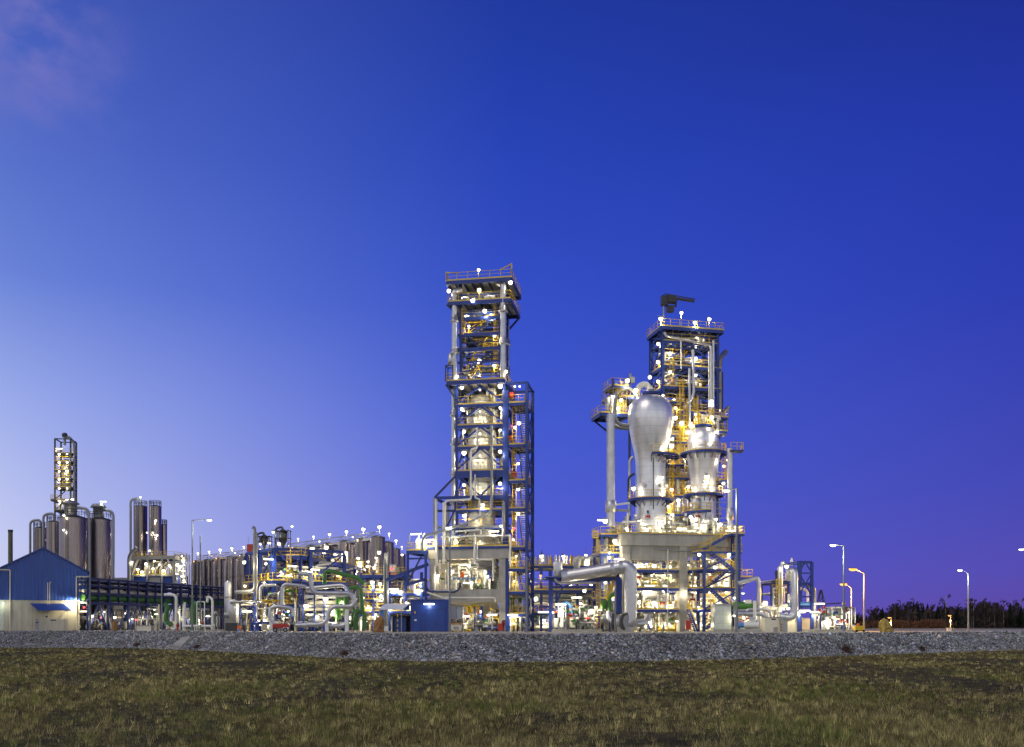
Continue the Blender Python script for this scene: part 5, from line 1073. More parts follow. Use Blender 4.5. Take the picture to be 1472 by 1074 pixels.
t=thing('fire_hydrant','dark red fire hydrant in front of the concrete column of the tallest tower','hydrant',G(724,130)); MB().lathe([(.16,0),(.16,.1),(.13,.12),(.13,.85),(.22,.9),(.24,1.5),(.13,1.6),(.03,1.62)],mat('dark_red_paint',(.16,.02,.02),.5),12).build('body',t); MB().cyl((-.3,0,1.2),(.3,0,1.2),.08,RED,10).build('outlet',t)
t=thing('hose_cabinet','bright red fire hose cabinet at the foot of the concrete column beside the hydrant','cabinet',G(720,136)); b=MB(); b.b2(-.42,.42,0,.3,.15,1.15,RED); b.build('body',t); MB().b2(-.36,.36,-.03,-.002,.2,1.1,RED).build('door',t); MB().b2(-.3,.3,.05,.25,0,.149,GREY).build('leg_frame',t)
t=thing('fire_point','red fire point board at the foot of the zigzag stair','cabinet',G(989.5,136)); b=MB(); b.b2(-.35,.35,0,.25,.3,1.6,RED); b.b2(-.1,.1,.02,.2,0,.299,GREY); b.build('body',t); MB().b2(-.3,.3,-.03,-.002,.4,1.5,RED).build('door',t)
t=thing('concrete_slab','low concrete slab on the pad in front of the tallest tower','slab',G(722,118)); b=MB(); b.b2(-1.15,1.15,-1,1,0,.14,CONC); b.build('slab_body',t)
def boxpost(label,px,D,w,h,m=CONC):
    t=thing('marker_box',label,'junction box',G(px,D)); MB().b2(-w/2,w/2,-w/2,w/2,0,h,m).build('body',t); MB().b2(-w/2-.03,w/2+.03,-w/2-.03,w/2+.03,h,h+.05,GREY).build('lid',t)
boxpost('grey junction box on the pad edge before the tallest tower',685,110,.34,.62,GREY); boxpost('pale box with stem on the pad edge before the big flanged pipe',1115,112,.42,.62,CONC); boxpost('cream box on the open pad near the far sodium lamp',1364,150,.55,.5,CREAM)
t=thing('drain_slab','smooth concrete drain chute lying down the gravel bank','slab',(0,0,0)); x=(262-CX)/FPX*(bank_y(-43)+2); y=bank_y(-43); MB().add([(x-1.0,y+.9,FZ+.72),(x+.3,y+.9,FZ+.72),(x+.9,y+2.7,FZ+1.92),(x-.2,y+2.7,FZ+1.92),(x-1.0,y+.9,FZ+.4),(x+.3,y+.9,FZ+.4),(x+.9,y+2.7,FZ+1.5),(x-.2,y+2.7,FZ+1.5)],[(0,1,2,3),(7,6,5,4),(0,4,5,1),(1,5,6,2),(2,6,7,3),(3,7,4,0)],CONC).build('slab_body',t)
# ---------------------------------------------------------------- far left: hall, silos, rack
D=172; t=thing('blue_hall','blue sheet metal hall with a gabled front over a cream lower wall','building',G(62,D),R(26)); t.scale=(.9,1,1); s=D/FPX
zr,ze,zb=EYE+(900-789)*s,EYE+(900-822.5)*s,EYE+(900-863)*s; hw=66.5*s
b=MB(); n=int(2*hw/.16); vs=[];fs=[]
for i in range(n+1):
    x=-hw+2*hw*i/n; y=-.05 if i%4<2 else 0; zt=zr-(zr-ze)*abs(x)/hw; vs+=[(x,y,zb),(x,y,zt)]
fs=[(2*i,2*i+2,2*i+3,2*i+1) for i in range(n)]; b.add(vs,fs,HCLAD); b.b2(hw-.02,hw,.01,30,zb,ze,HCLAD); b.b2(-hw,-hw+.02,.01,30,zb,ze,HCLAD); b.build('cladding',t)
b=MB(); 
for sx in (-1,1): b.add([(0,-.3,zr+.05),(sx*(hw+.35),-.3,ze-.05),(sx*(hw+.35),30,ze-.05),(0,30,zr+.05),(0,-.3,zr+.3),(sx*(hw+.35),-.3,ze+.2),(sx*(hw+.35),30,ze+.2),(0,30,zr+.3)],[(0,1,2,3),(7,6,5,4),(0,4,5,1),(1,5,6,2),(3,2,6,7)],BROOF)
b.box((0,-.32,zr+.1),(.5,.06,.5),BROOF); b.build('roof',t)
xr=(115-62)*s; b=MB(); b.b2(-hw+.1,xr,.05,.4,0,zb,CREAMW); b.b2(xr-.35,xr,.401,29,0,zb,CREAMW); b.b2(-hw+.1,-hw+.4,.401,29,0,zb,CREAMW); b.b2(-hw,hw,.0,.42,zb+.001,zb+.06,BROOF); b.build('lower_wall',t)
MB().b2((3-62)*s-1,(6-62)*s,.0,.045,.1,zb-.02,mat('lit_door_panel',(.62,.66,.55),.5)).build('door',t)  # door in one even pale tone
b=MB(); x0,x1=(44-62)*s,(104-62)*s; z0,z1_=EYE+(900-867.5)*s,EYE+(900-877)*s; b.add([(x0,.04,z0),(x1-1.6,.04,z0),(x1,-2.2,z1_),(x0+1.3,-2.2,z1_),(x0,.04,z0-.12),(x1-1.6,.04,z0-.12),(x1,-2.2,z1_-.12),(x0+1.3,-2.2,z1_-.12)],[(0,1,2,3),(7,6,5,4),(0,4,5,1),(1,5,6,2),(2,6,7,3),(3,7,4,0)],BROOF); b.bar((x1-1.4,0,z0-1.5),(x1-.5,-1.6,z1_-.2),.08,.08,GREY); b.bar((x0+1.0,0,z0-1.5),(x0+1.3,-1.6,z1_-.15),.08,.08,GREY); b.build('canopy',t)
for px,py0,py1,sx in ((15,820.5,907,-1),(110.5,828,907,1)):
    x=(px-62)*s; MB().tube([(x,-.2,0.02),(x,-.2,EYE+(900-py0)*s),(x+sx*2.2,-.2,EYE+(900-py0)*s)],.11,CREAM,8,.2).build('downpipe',t)
for px,py in ((68.5,839),(71.5,838)): MB().tube([((px-62)*s,-.3,EYE+(900-870)*s),((px-62)*s,-.3,EYE+(900-py)*s),((px-62)*s+(.2 if px>70 else 0),-.3,EYE+(900-py)*s+.2)],.07,CREAM,6,.2).build('vent_pipe',t)
MB().tube([((69-62)*s,-.25,2.2),((69-62)*s,-.25,EYE+(900-877)*s)],.07,CREAM,6).build('vent_pipe',t); MB().box(((67-62)*s,-.3,EYE+(900-886.5)*s),(.4,.25,.3),DKBLUE).build('valve_box',t)
lamp(t,((106-62)*s,-.7,EYE+(900-863.5)*s),1500,'tube'); lamp(t,((6-62)*s,-.9,EYE+(900-868)*s),120,'small',COOL)
t=thing('switch_box','low cream enclosure with grey end and dark nameplate against the blue hall','enclosure',G(75,D-2.4),R(26)); b=MB(); b.b2(-2.0,2.45,-.6,1.4,0,2.0,CREAMW); b.build('body',t); MB().b2(-2.65,-2.003,-.55,1.4,0,2.02,GREY).build('end_panel',t); MB().b2(-.25,.6,-.63,-.602,1.72,1.93,DARK).build('nameplate',t); MB().b2(-2.55,-2.15,-.57,-.552,1.3,1.5,DARK).build('nameplate',t)
# chimney and silo cluster
t=thing('chimney','thin plain khaki chimney rising behind the blue hall','chimney',G(15,230)); MB().lathe([(.55,0),(.5,23.3)],mat('chimney_steel',(.13,.12,.07),.6),16).build('shaft',t); MB().lathe([(.53,23),(.56,23.05),(.56,23.5),(.45,23.55)],DARK,16).build('rim',t)
def silo(label,px,D,wpx,py,name='silo',roof=True,grp=None,m=None):
    r=wpx/2*D/FPX; h=EYE+(HY-py)*D/FPX; t=thing(name,label,'silo',G(px,D),group=grp); MB().lathe([(r,0),(r,h-.25*r)],m or SILO,28,cap=False).build('shell',t)
    MB().lathe([(r*1.02,h-.3*r),(r*1.02,h-.24*r),(r*.3,h-.02*r),(.05,h)],DARK,28,cap=False).build('roof',t); return t,r,h
def siloladder(t,r,h,ang):
    ca,sa=math.sin(ang),-math.cos(ang); b=MB()
    for g in (-.22,.22): b.bar(((r+.2)*ca-g*sa,(r+.2)*sa+g*ca,0),((r+.2)*ca-g*sa,(r+.2)*sa+g*ca,h),.06,.06,GREY)
    for k in range(int(h/.5)): b.bar(((r+.2)*ca+.22*sa,(r+.2)*sa-.22*ca,.3+k*.5),((r+.2)*ca-.22*sa,(r+.2)*sa+.22*ca,.3+k*.5),.04,.04,GREY)
    b.build('ladder',t)
    for zz in (.45,.72): MB().lathe([(r+.01,h*zz),(r+.06,h*zz+.02),(r+.06,h*zz+.14),(r+.01,h*zz+.16)],DARK,24).build('hoop',t)
def siloextras(t,r,h,side=1,pipe=True,rail=True):
    if rail:
        q=MB()
        for i in range(12):
            a=2*math.pi*i/12; q.box((.95*r*math.cos(a),.95*r*math.sin(a),h+.35),(.09,.09,1.3),DARK)
        for zz in (.45,.95): q.tube([(.95*r*math.cos(a),.95*r*math.sin(a),h+zz) for a in [2*math.pi*j/24 for j in range(25)]],.05,DARK,4)
        q.build('railing',t)
    if pipe: MB().tube([(0,0,h-.2),(0,0,h+1.6),(side*(r+.7),-.3,h+1.4),(side*(r+.7),-.3,.5)],.28,GALV,8,1.6).build('fill_pipe',t)
    b=MB()
    for x in (-.25,.25): b.bar((x,-r-.25,0),(x,-r-.25,h+.6),.07,.07,DARK)
    for i in range(int(h/.6)): b.bar((-.25,-r-.25,i*.6),(.25,-r-.25,i*.6),.05,.05,DARK)
    b.build('ladder',t)
a=silo('smallest dark silo at the outer end of the cluster behind the blue hall',58.5,232,20,757); siloextras(*a,-1)
a=silo('second dark silo of the cluster, half hidden by the widest one behind the blue hall',78,225,21,748); siloextras(*a,-1)
a=silo('widest dark steel silo with a bright lamp on its side behind the blue hall',105.5,215,38,740); siloextras(*a,1); lamp(a[0],(-.6,-a[1]-.5,EYE+(900-764.5)*215/FPX),200,'globe',COOL); lamp(a[0],(-.5,-a[1]-.5,EYE+(900-744)*215/FPX),320)
MB().lathe([(1.3,0),(1.3,2.4),(1.9,2.5),(1.9,2.7),(.5,3.4)],GALV,16,(-.6,0,a[2]-.2)).build('filter_unit',a[0])
a=silo('dark steel silo nearest the long pipe rack, last of the cluster behind the blue hall',142.5,222,34,743); siloextras(*a,1); MB().lathe([(1.1,0),(1.1,2.2),(1.8,2.3),(1.2,3.1)],GALV,16,(-.2,0,a[2]-.2)).build('filter_unit',a[0]); lamp(a[0],(1.2,-.6,a[2]+3.4),200,'tube',COOL)
E=F('silo_tower','slender dark lattice tower with yellow lit floors rising above the silos behind the blue hall','tower',91,232,8)
U,Z,P=E.U,E.Z,E.P
a,b_=U(79),U(101.5); dp=4.5
for u in (a,b_):
    for v in (0,dp): E.col(u,v,0,Z(631),.32,DARK,)
for i,py in enumerate((631,651,663,675.5,687,700,718,733)):
    if i: E.deck(a-(1.0 if py==718 else .2),b_+.2,-.2,dp+.2,Z(py),'FLR',m=DARK,eh=.35)
    else:
        for p,q in (((a,0),(b_,0)),((a,0),(a,dp)),((b_,0),(b_,dp)),((a,dp),(b_,dp))): E.beam((*p,Z(631)),(*q,Z(631)),.22,.22,DARK)
    if 0<i<7: E.lamp(85,py+2.5,-.2,170,'globe'); E.lamp(96.5,py+2,-.2,150,'globe')
    if i>4: E.brace((a,0,Z(py)),(b_,0,Z([0,0,0,0,0,687,700,718,733][i])),.2,DARK); 
E.lamp(85,645,1,420,'tube'); E.lamp(104,719,-.5,260)
E.pipe([P(104,722,1),P(106.5,722,1),P(106.5,636,1),P(99,628,1),P(93,629,1),P(93,640,1)],.3,GALV,1.2,8,name='riser_pipe'); MB().lathe([(.1,0),(.5,0),(.7,.6),(.5,1),(.3,1.1)],DARK,10,P(93,629,1)).build('vent_cap',E.r)
MB().lathe([(.1,0),(1.1,.2),(1.1,Z(662)-Z(698)),(.5,Z(662)-Z(698)+.6)],SILV,16,((a+b_)/2+.2,dp/2,Z(698))).build('vessel_shell',E.r)
for k in range(3): E.pipe([P(101,720-k*2,.5),P(101,645+k*8,.5)],.14,YEL if k==1 else GALV)
for k in range(5): E.pipe([P(84+k*4,733,-.3),P(86+k*4,724,-.3),P(90+k*3,719,-.3)],.15,CREAM)
# long pipe rack
b0=W(124,900,174);b1=W(324,900,218)
LR=F('pipe_rack','long blue trestle rack carrying a fat green pipe, beside the blue hall','pipe rack',124,174,math.degrees(math.atan2(b1.y-b0.y,b1.x-b0.x)))
U,Z,P=LR.U,LR.Z,LR.P
Ln=math.hypot(b1.x-b0.x,b1.y-b0.y); H1=EYE+(900-831.5)*174/FPX; H2=EYE+(900-866.5)*174/FPX
npst=9
for i in range(npst):
    x=.5+(Ln-.6)*i/(npst-1)
    for v in (0,5): LR.col(x,v,0,H1+.1,.4,DKBLUE)
    LR.beam((x,.2,H2),(x,4.8,H2),.3,.35,DKBLUE)
    if i<npst-1:
        x2=x+(Ln-.6)/(npst-1); xm=(x+x2)/2
        LR.brace((x+.3,0,H2-.2),(xm,0,.2),.24,DKBLUE) if i%2 else LR.brace((xm,0,H2-.2),(x+.3,0,.2),.24,DKBLUE)
        LR.brace((x2-.3,0,H2-.2),(xm,0,.2),.24,DKBLUE) if i%2 else LR.brace((xm,0,H2-.2),(x2-.3,0,.2),.24,DKBLUE)
        LR.col(xm,0,H2,H1,.26,DKBLUE)
for z,h in ((H1,.35),(H1-1.3,.26),(H1-2.6,.22),(H2+1.6,.2),(H2,.45)):
    for v in (-.02,5.02): LR.beam((0,v,z),(Ln,v,z),.28,h,DKBLUE)
LR.deck(0,Ln,.2,4.8,H1-.3,None,m=DKBLUE,eh=.2,joist=3); LR.deck(0,Ln,.2,4.8,H2+.15,None,m=DKBLUE,eh=.2,joist=3)
LR.pipe([(0,.75,H2+.95),(Ln,.75,H2+.95)],.58,GREEN,n=16); LR.pipe([(0,.7,H2+2.15),(Ln,.7,H2+2.15)],.3,CREAM); LR.pipe([(0,1.4,H2+2.2),(Ln,1.4,H2+2.2)],.22,SILV)
for k in range(5): LR.pipe([(0,.6+k*.85,H1-1.05),(Ln,.6+k*.85,H1-1.05)],.12+.05*(k%3),[GALV,CREAM,SILV,GREY,SILV][k])
for k in range(5): LR.pipe([(0,.6+k*.85,H1+.15),(Ln,.6+k*.85,H1+.15)],.12+.04*(k%3),[GREY,GALV,SILV,GREY,SILV][k])
for px,py,p,k in ((133,886,200,'globe'),(150,880,160,'small'),(120,879,200,'tube'),(222,876,260,'globe'),(226,883,420,'tube'),(270,886,520,'tube'),(299,886,420,'tube'),(210,886,260,'globe'),(240,890,260,'globe'),(190,890,260,'globe'),(180,882,160,'small'),(312,881,260,'globe'),(255,880,200,'small'),(285,892,260,'globe'),(165,888,260,'globe')): LR.lamp(px,py,-.3 if k!='tube' else -.6,p,k)
for px,py in ((121,873.5),(145,888),(196,891.5)): LR.lamp(px,py,-.5,12,'small',RD)
zone('pipe_manifold','pale pumps and cabinets standing under the long trestle rack near the blue hall','pipework',LR,122,215,1,9,0,4,44,141,drums=5,boxes=8,valves=10,pal=[WHITE,CREAM,GREY,SILV,GALV])
zone('pipe_manifold','white risers and pipes under the far half of the long trestle rack','pipework',LR,215,322,-4,6,0,5,50,142,drums=6,boxes=8,valves=12,pal=[WHITE,WHITE,CREAM,SILV,GALV,GREEN])
D=157
pipeT('white pipe stub standing tallest before the long trestle rack',D,[(248,905),(253,903),(253.5,855),(236,855)],.23,WHITE,.8)
pipeT('white hook pipe before the long trestle rack, near the street lamp',D,[(305.5,905),(305.5,861),(298,857),(298,866)],.21,WHITE,.8)
pipeT('thin white goal shaped pipe behind the street lamp',D,[(283,907),(283,865),(294,865),(294,905)],.09,WHITE,.2,bands=0)
pipeT('fat green pipe bend dropping from the rack to the ground',160,[(236,868),(241,872),(238,893),(247,899)],.36,GREEN,1.1,bands=0); pipeT('fat green upright pipe beside the street lamp',158,[(278.5,906),(278.5,873),(284,867)],.6,GREEN,1.2,bands=0)
pipeT('low white bench of pipes along the pad before the long trestle rack',152,[(262,900),(304,900),(305,905)],.2,WHITE,.4,legs=((265,900),(280,900),(295,900)),legm=CREAM,legw=.15)
pipeT('white pipe upright beyond the street lamp, thicker one',D,[(265.5,905),(265.5,866)],.2,WHITE)
t=thing('generator_box','grey machine box with an orange beacon face beside the white tank','machine',G(333,140)); b=MB(); b.b2(-.9,.8,0,1,.1,1.25,DARK); b.build('body',t); MB().b2(.82,1.25,-.1,.4,.15,.85,ORG).build('beacon_panel',t); MB().b2(.9,1.2,-.3,.0,0,.35,LTBLUE).build('foot_box',t)
# twin dark silos in the distance with their lit frame
a=silo('dark slim silo with a cap platform, outermost of three beyond the long rack',202,238,19,726); siloextras(*a,-1,True,True); lamp(a[0],(.2,-.6,a[2]+1.8),160,'globe',COOL)
a=silo('tallest dark slim silo of three beyond the long rack',223,236,17.5,726); siloextras(*a,1,False,True)
for px,py in ((-1.2,767),(.2,767),(1.2,771),(-.6,793),(.9,750)): lamp(a[0],(px,-a[1]-.6,EYE+(900-py)*236/FPX),260,'globe')
a=silo('lower dark slim silo of three beyond the long rack',235,239,10,753); siloextras(*a,1,False,True)
Dk=F('silo_structure','open lit steel frame above a blue cabin at the foot of three slim dark silos','steel frame',220,226,-6)
U,Z,P=Dk.U,Dk.Z,Dk.P
for px in (190,212,233,250):
    for v in (0,7): Dk.col(U(px,v),v,0,Z(798 if px<240 else 802),.4,GREY)
Dk.deck(U(189),U(251),-.2,7.2,Z(800),'FLR',m=GREY,eh=.6); Dk.deck(U(189),U(251),-.2,7.2,Z(826),'F',m=GREY)
for p0,p1 in ((190,200),(250,240)): Dk.brace((U(p0),0,Z(826)),(U(p1),0,Z(801)),.3,CREAM)
b=MB(); b.b2(U(192),U(252),.2,6.8,Z(842),Z(827),BCLAD); b.b2(U(214),U(230),.1,.19,Z(842),Z(830),GREY); b.build('cabin',Dk.r)
rn=random.Random(41)
for i in range(26):
    x=U(rn.uniform(191,249)); v=rn.uniform(.3,6); Dk.pipe([(x,v,Z(826)),(x,v,Z(rn.uniform(804,818))),(min(U(249),x+rn.uniform(.5,3)),v-.3,Z(808))],rn.uniform(.12,.3),rn.choice([CREAM,SILV,GALV,WHITE]))
for px,py in ((198,819),(220,818),(222,807),(235,821),(210,811),(190,808),(243,813),(204,823),(229,812)): Dk.lamp(px,py,-.2,110,'globe')
Dk.pipe([P(186,836,0),P(186,798,0),P(197,787,0)],.5,GALV,1.2); 
t=thing('vent_stack','white lattice vent frame between the slim silos and the silo row','steel frame',G(260,228)); q=228/FPX
for x in (-8,0,8):
    for y in (0,2): MB().bar((x*q,y,0),(x*q,y,EYE+(900-797)*q),.25,.25,GALV).build('column',t)
for py in (797,805,813,821,829,837): MB().bar((-8*q,0,EYE+(900-py)*q),(8*q,0,EYE+(900-py)*q),.2,.2,WHITE).build('beam',t)
for py,x in ((800,2),(807,4),(815,0),(821,4),(829,2),(835,5),(812,-5),(826,-6)): lamp(t,(x*q,-.3,EYE+(900-py)*q),70,'globe')
for x in (-4,3): MB().tube([(x*q,.5,0),(x*q,.5,EYE+(900-801)*q)],.3,WHITE,8).build('pipe',t)
t=thing('low_hall','flat beige hall roof behind the long trestle rack','building',G(170,246)); b=MB(); b.b2(-6,9,0,10,0,12.5,CREAMW); b.build('wall',t); MB().b2(-6.3,9.3,-.3,10.3,12.5,13.0,GREY).build('roof',t); lamp(t,(-2.5,-.6,12.6),260,'tube')
lamp(t,(4,-.6,13.2),160,'globe')
# row of dark silos
xs=[284,300,316,332.5,349.5,367,386,406,427,449,472,496,520,543]
words_=['first','second','third','fourth','fifth','sixth','seventh','eighth','ninth','tenth','eleventh','twelfth','thirteenth','fourteenth']
rowp=[]
for i,px in enumerate(xs):
    k=(px-284)/(543-284); D=1/( (1-k)/252+k/186); h=18.6
    py=HY-(h-EYE)*FPX/D; a=silo(words_[i]+' dark silo of the long row, counted from the vent frame',px,D,15.6*252/D,py+4,grp='dark silos in the long row'); rowp.append(V((a[0].location.x,a[0].location.y,h)))
    siloladder(a[0],a[1],h-1.2,-1.1+.4*(i%5))
    MB().lathe([(a[1]+.01,6),(a[1]+.08,6.02),(a[1]+.08,6.2),(a[1]+.01,6.22)],DARK,24).build('hoop',a[0])
for i,(px,D) in enumerate(((557,196),(567,212),(575.5,228))):
    a=silo(['first','second','last'][i]+' dark silo round the corner of the long row, beside the tall tower',px,D,19*186/D,HY-(18.3-EYE)*FPX/D+3,grp='dark silos in the long row'); rowp.append(V((a[0].location.x,a[0].location.y,18.3)))
    MB().lathe([(a[1]+.01,6),(a[1]+.08,6.02),(a[1]+.08,6.2),(a[1]+.01,6.22)],DARK,24).build('hoop',a[0])
for i in range(13):
    a_,c_=rowp[i],rowp[i+1]; m_=(a_+c_)/2; ux=m_.x/m_.y; D=m_.y+3.2; px=CX+FPX*ux; kk=(px-284)/(543-284)
    a=silo('dark back row silo seen in the gap after the '+words_[i]+' silo of the long row',px,D,15.6*252/D,HY-(17.6-EYE)*FPX/D,grp='dark silos behind the long row')
gl=thing('conveyor_gallery','steel walkway gallery with lamps running along the tops of the dark silo row','gallery',(0,0,0))
for a,b_ in zip(rowp[:13],rowp[1:14]):
    o=V((0,-.9,-1.1)); b=MB()
    for dz,hh in ((0,.45),(.6,.12),(1.2,.16)): b.bar(a+o+V((0,0,dz)),b_+o+V((0,0,dz)),.16,hh,GREY)
    b.bar(a+o,b_+o+V((0,0,1.3)),.1,.1,GALV); b.bar(a+o,a+o+V((0,0,1.3)),.12,.12,GREY); b.bar(a+o+V((0,1,.0)),b_+o+V((0,1,.0)),1.2,.08,GRAT); b.build('gallery_span',gl)
for i,p in enumerate(rowp):
    MB().bar(p+V((.5,-1.0,-.4)),p+V((.5,-1.0,.9)),.08,.08,GALV).build('lamp_post',gl); lamp(gl,p+V((.5,-1.3,.9)),160,'globe')
    if i%2==0: lamp(gl,p+V((-1.5,-1.6,-.6)),160,'small',SOD if i in(0,2,3) else WARM)
for p in rowp[-4:]: lamp(gl,p+V((0,-2.3,-5)),120,'globe')
for px,py,kk in ((405,757,0),(378,765,1)):
    t=thing('silo_top_unit',['dark cyclone unit with a hooked pipe above the seventh silo of the row','dark filter unit with bent pipes above the sixth silo of the row'][kk],'filter unit',G(px,200)); q=200/FPX; zb_=EYE+(900-790)*q; zt=EYE+(900-py)*q
    for x in (-1.3,1.3):
        for y in (0,2): MB().bar((x,y,zb_-2),(x,y,zt-.6),.14,.14,DARK).build('post',t)
    MB().lathe([(.1,zb_),(.3,zb_+.8),(.9,zb_+2),(.9,zt-1),(.4,zt-.5)],DARK,14,(0,1,0)).build('cyclone',t); MB().tube([(-1.4,.5,zb_),(-1.4,.5,zt-.3),(0,.8,zt),(0,.9,zt-1)],.22,DARK,8,.8).build('hook_pipe',t)
    for zz in (zb_,(zb_+zt)/2,zt-.8): MB().b2(-1.6,1.6,-.2,2.2,zz-.08,zz,DARK).build('platform',t)
    lamp(t,(2.2,-.4,zt-.1),260,'globe',COOL); lamp(t,(-.4,-.6,zb_+1),260)
t=thing('red_bin','small red box on top of the silo row beside the flue pipe','box',G(359,170)); q=170/FPX; zb_=EYE+(900-793)*q; MB().b2(-.5,.5,0,1,zb_,zb_+1.3,RED).build('body',t); MB().b2(-.15,.15,.3,.6,0,zb_-.001,DKBLUE).build('post',t); MB().bar((-.4,.5,zb_+1.3),(-.4,.5,zb_+2.6),.06,.06,GALV).build('mast',t)
# ---------------------------------------------------------------- right end of the plant
pipeT('silver pipe leaving the broad concrete table and bending straight down to the ground',136,[(1062,838.5),(1089,830.5),(1091,838),(1091,906)],.30,SILV,.8,(((1091,880),(0,0,1)),))
pipeT('silver pipe running low from the table then bending to the ground before the green motor',133,[(1055,882),(1094,882),(1101,887),(1101,907)],.33,SILV,1.1)
pipeT('thin silver pipe level above the low silver bend',135,[(1072,888),(1073,876),(1100,876),(1108,880),(1109,906)],.2,SILV,.6)
pipeT('tall hooked silver pipe curving down to a wide flanged end beside the blue trestle',131,[(1134,832,133),(1135,821.5,132),(1141.5,819.5),(1142,884),(1135,888.5),(1121,886.5)],.48,SILV,1.5,(((1130,888),(1,0,0)),((1122,886.8),(1,0,0))),legs=((1126,890),),legm=GREY,legw=.9)
J=F('pipe_trestle','tall blue braced trestle at the open end of the plant','steel frame',1157,136,6)
U,Z,P=J.U,J.Z,J.P
a,b_=U(1148),U(1167)
for u in (a,b_):
    for v in (0,4): J.col(u,v,0,Z(808),.36)
for py in (808,839,872):
    for v in (0,4): J.beam((a,v,Z(py)),(b_,v,Z(py)),.26,.3)
    for u in (a,b_): J.beam((u,.2,Z(py)-.02),(u,3.8,Z(py)-.02),.24,.28)
um=(a+b_)/2
for t_,l_ in ((808,824),(839,858)):
    J.brace((um,0,Z(t_)),(a,0,Z(l_)),.16);J.brace((um,0,Z(t_)),(b_,0,Z(l_)),.16); J.beam((a,0,Z(l_)),(b_,0,Z(l_)),.18,.2)
J.brace((a,0,Z(824)),(um,0,Z(839)),.16);J.brace((b_,0,Z(824)),(um,0,Z(839)),.16)
J.brace((a,0,Z(872)),(U(1141),0,Z(890)),.16); J.brace((a,0,0.2),(b_,4,Z(872)),.14)
J.pipe([P(1146,845,2),P(1158,848,2),P(1161,852,2),P(1161,865,2)],.18,CREAM); J.pipe([P(1170.5,907,1),P(1170.5,845,1),P(1160,843,1)],.28,GALV,.6); J.pipe([(a-.5,2,Z(872)+.4),(b_+1,2,Z(872)+.4)],.3,LTBLUE)
for px,py,k in ((1150,880,'tube'),(1157,878,'tube'),(1178,868,'tube'),(1172,880,'tube'),(1133,875,'globe'),(1126,875,'globe'),(1131,815,'globe'),(1206,879,'tube'),(1190,884,'globe')): J.lamp(px,py,-.3,280,k)
J2=F('pipe_trestle','lower dark blue trestle with yellow ladder behind the tall hooked silver pipe','steel frame',1120,139,6)
U,Z,P=J2.U,J2.Z,J2.P
a,b_=U(1109),U(1131)
for u in (a,b_):
    for v in (0,4): J2.col(u,v,0,Z(838 if u==a else 818),.3,DKBLUE)
for py in (839,853,873): J2.beam((a,0,Z(py)),(b_,0,Z(py)),.22,.26,DKBLUE); J2.beam((a,4,Z(py)),(b_,4,Z(py)),.22,.26,DKBLUE)
J2.deck(a,b_,-.2,4.2,Z(852),'FR',m=DKBLUE,eh=.25); J2.deck(a,b_+.5,-.2,4.2,Z(834),'R',m=DKBLUE,eh=.25)
J2.ladder(U(1116.5),-.5,Z(874),Z(832)); J2.brace((a,0,Z(852)),(U(1115),0,Z(839)),.14,DKBLUE); J2.brace((a,0,Z(873)),(U(1117),0,Z(853)),.14,DKBLUE)
for px,y0,y1,r_ in ((1123.5,872,809,.2),(1120,870,815,.22),(1127,866,845,.14),(1112,872,846,.14)): J2.pipe([P(px,y0,-.3),P(px,y1,-.3),P(px+4,y1-1 if px!=1112 else y1,-.3)],r_,SILV,.4)
J2.pipe([P(1124,811,-.3),P(1138,811.5,1)],.14,SILV); J2.pipe([P(1060,869,1),P(1094,868,1),P(1102,872,1)],.16,CREAM); J2.pipe([P(1060,874,1),P(1130,872,1)],.2,WHITE); MB().lathe([(.05,-.5),(.2,-.45),(.2,.3),(.06,.6)],WHITE,10,P(1138,808,1)).build('vent_pot',J2.r)
for k in range(5): p=P(1134,856+k*2.2,-1.6); MB().ball(p,.22,WHITE,6).build('valve',J2.r)
for px,py in ((1131,815),(1118,876),(1088,885),(1070,888),(1105,892),(1100,868)): J2.lamp(px,py,-.4,240,'globe')
zone('pipe_manifold','white pumps, motors and pipe bends at ground level beside the panelled box','pipework',J2,1062,1135,-2,3,0,4,40,151,drums=4,boxes=4,valves=12,pal=[SILV,WHITE,WHITE,CREAM,GALV])
t=thing('blower_motor','green motor set on pale pipework beside the broad concrete table','machine',G(1069,138)); MB().tube([(-1.4,0,3.7),(1.2,0,3.7)],.55,GREEN,14).build('motor_body',t); MB().b2(-1.5,1.4,-.5,.5,2.95,3.2,GREY).build('base_frame',t); MB().b2(.1,1.0,-.45,.45,3.9,4.5,WHITE).build('terminal_box',t); MB().b2(-1.3,-1.0,-.2,.2,0,2.949,GREY).build('leg',t); MB().b2(.9,1.2,-.2,.2,0,2.949,GREY).build('leg',t)
t=thing('pump_unit','white horizontal pump with dark blue motor on a low plinth near the panelled box','machine',G(1075,131)); MB().tube([(-1.7,0,.95),(-.6,0,.95)],.38,LTBLUE,12).build('motor',t); MB().tube([(-.6,0,.95),(1.4,0,.95)],.42,WHITE,14).build('pump_body',t); MB().lathe([(.3,0),(.35,.6),(.5,.65),(.5,.75)],WHITE,12,(.5,0,1.3)).build('flange',t); MB().b2(-1.9,1.7,-.5,.5,0,.4,CONC).build('plinth',t); MB().tube([(.9,-.1,.95),(.9,-.1,4.2)],.2,WHITE,10).build('riser',t)
t=thing('panel_box','tall box clad in pale translucent panels beside the foot of the zigzag stair','enclosure',G(1039,133.5)); b=MB(); b.b2(-1.15,1.15,0,2.4,.35,3.6,GLASSY); b.build('panel_wall',t); MB().b2(-1.2,1.2,-.05,2.45,3.603,3.85,GREY).build('roof',t); MB().b2(-1.25,1.3,-.1,2.5,0,.347,CONC).build('plinth',t); lamp(t,(1.5,-.3,2.2),160,'globe')
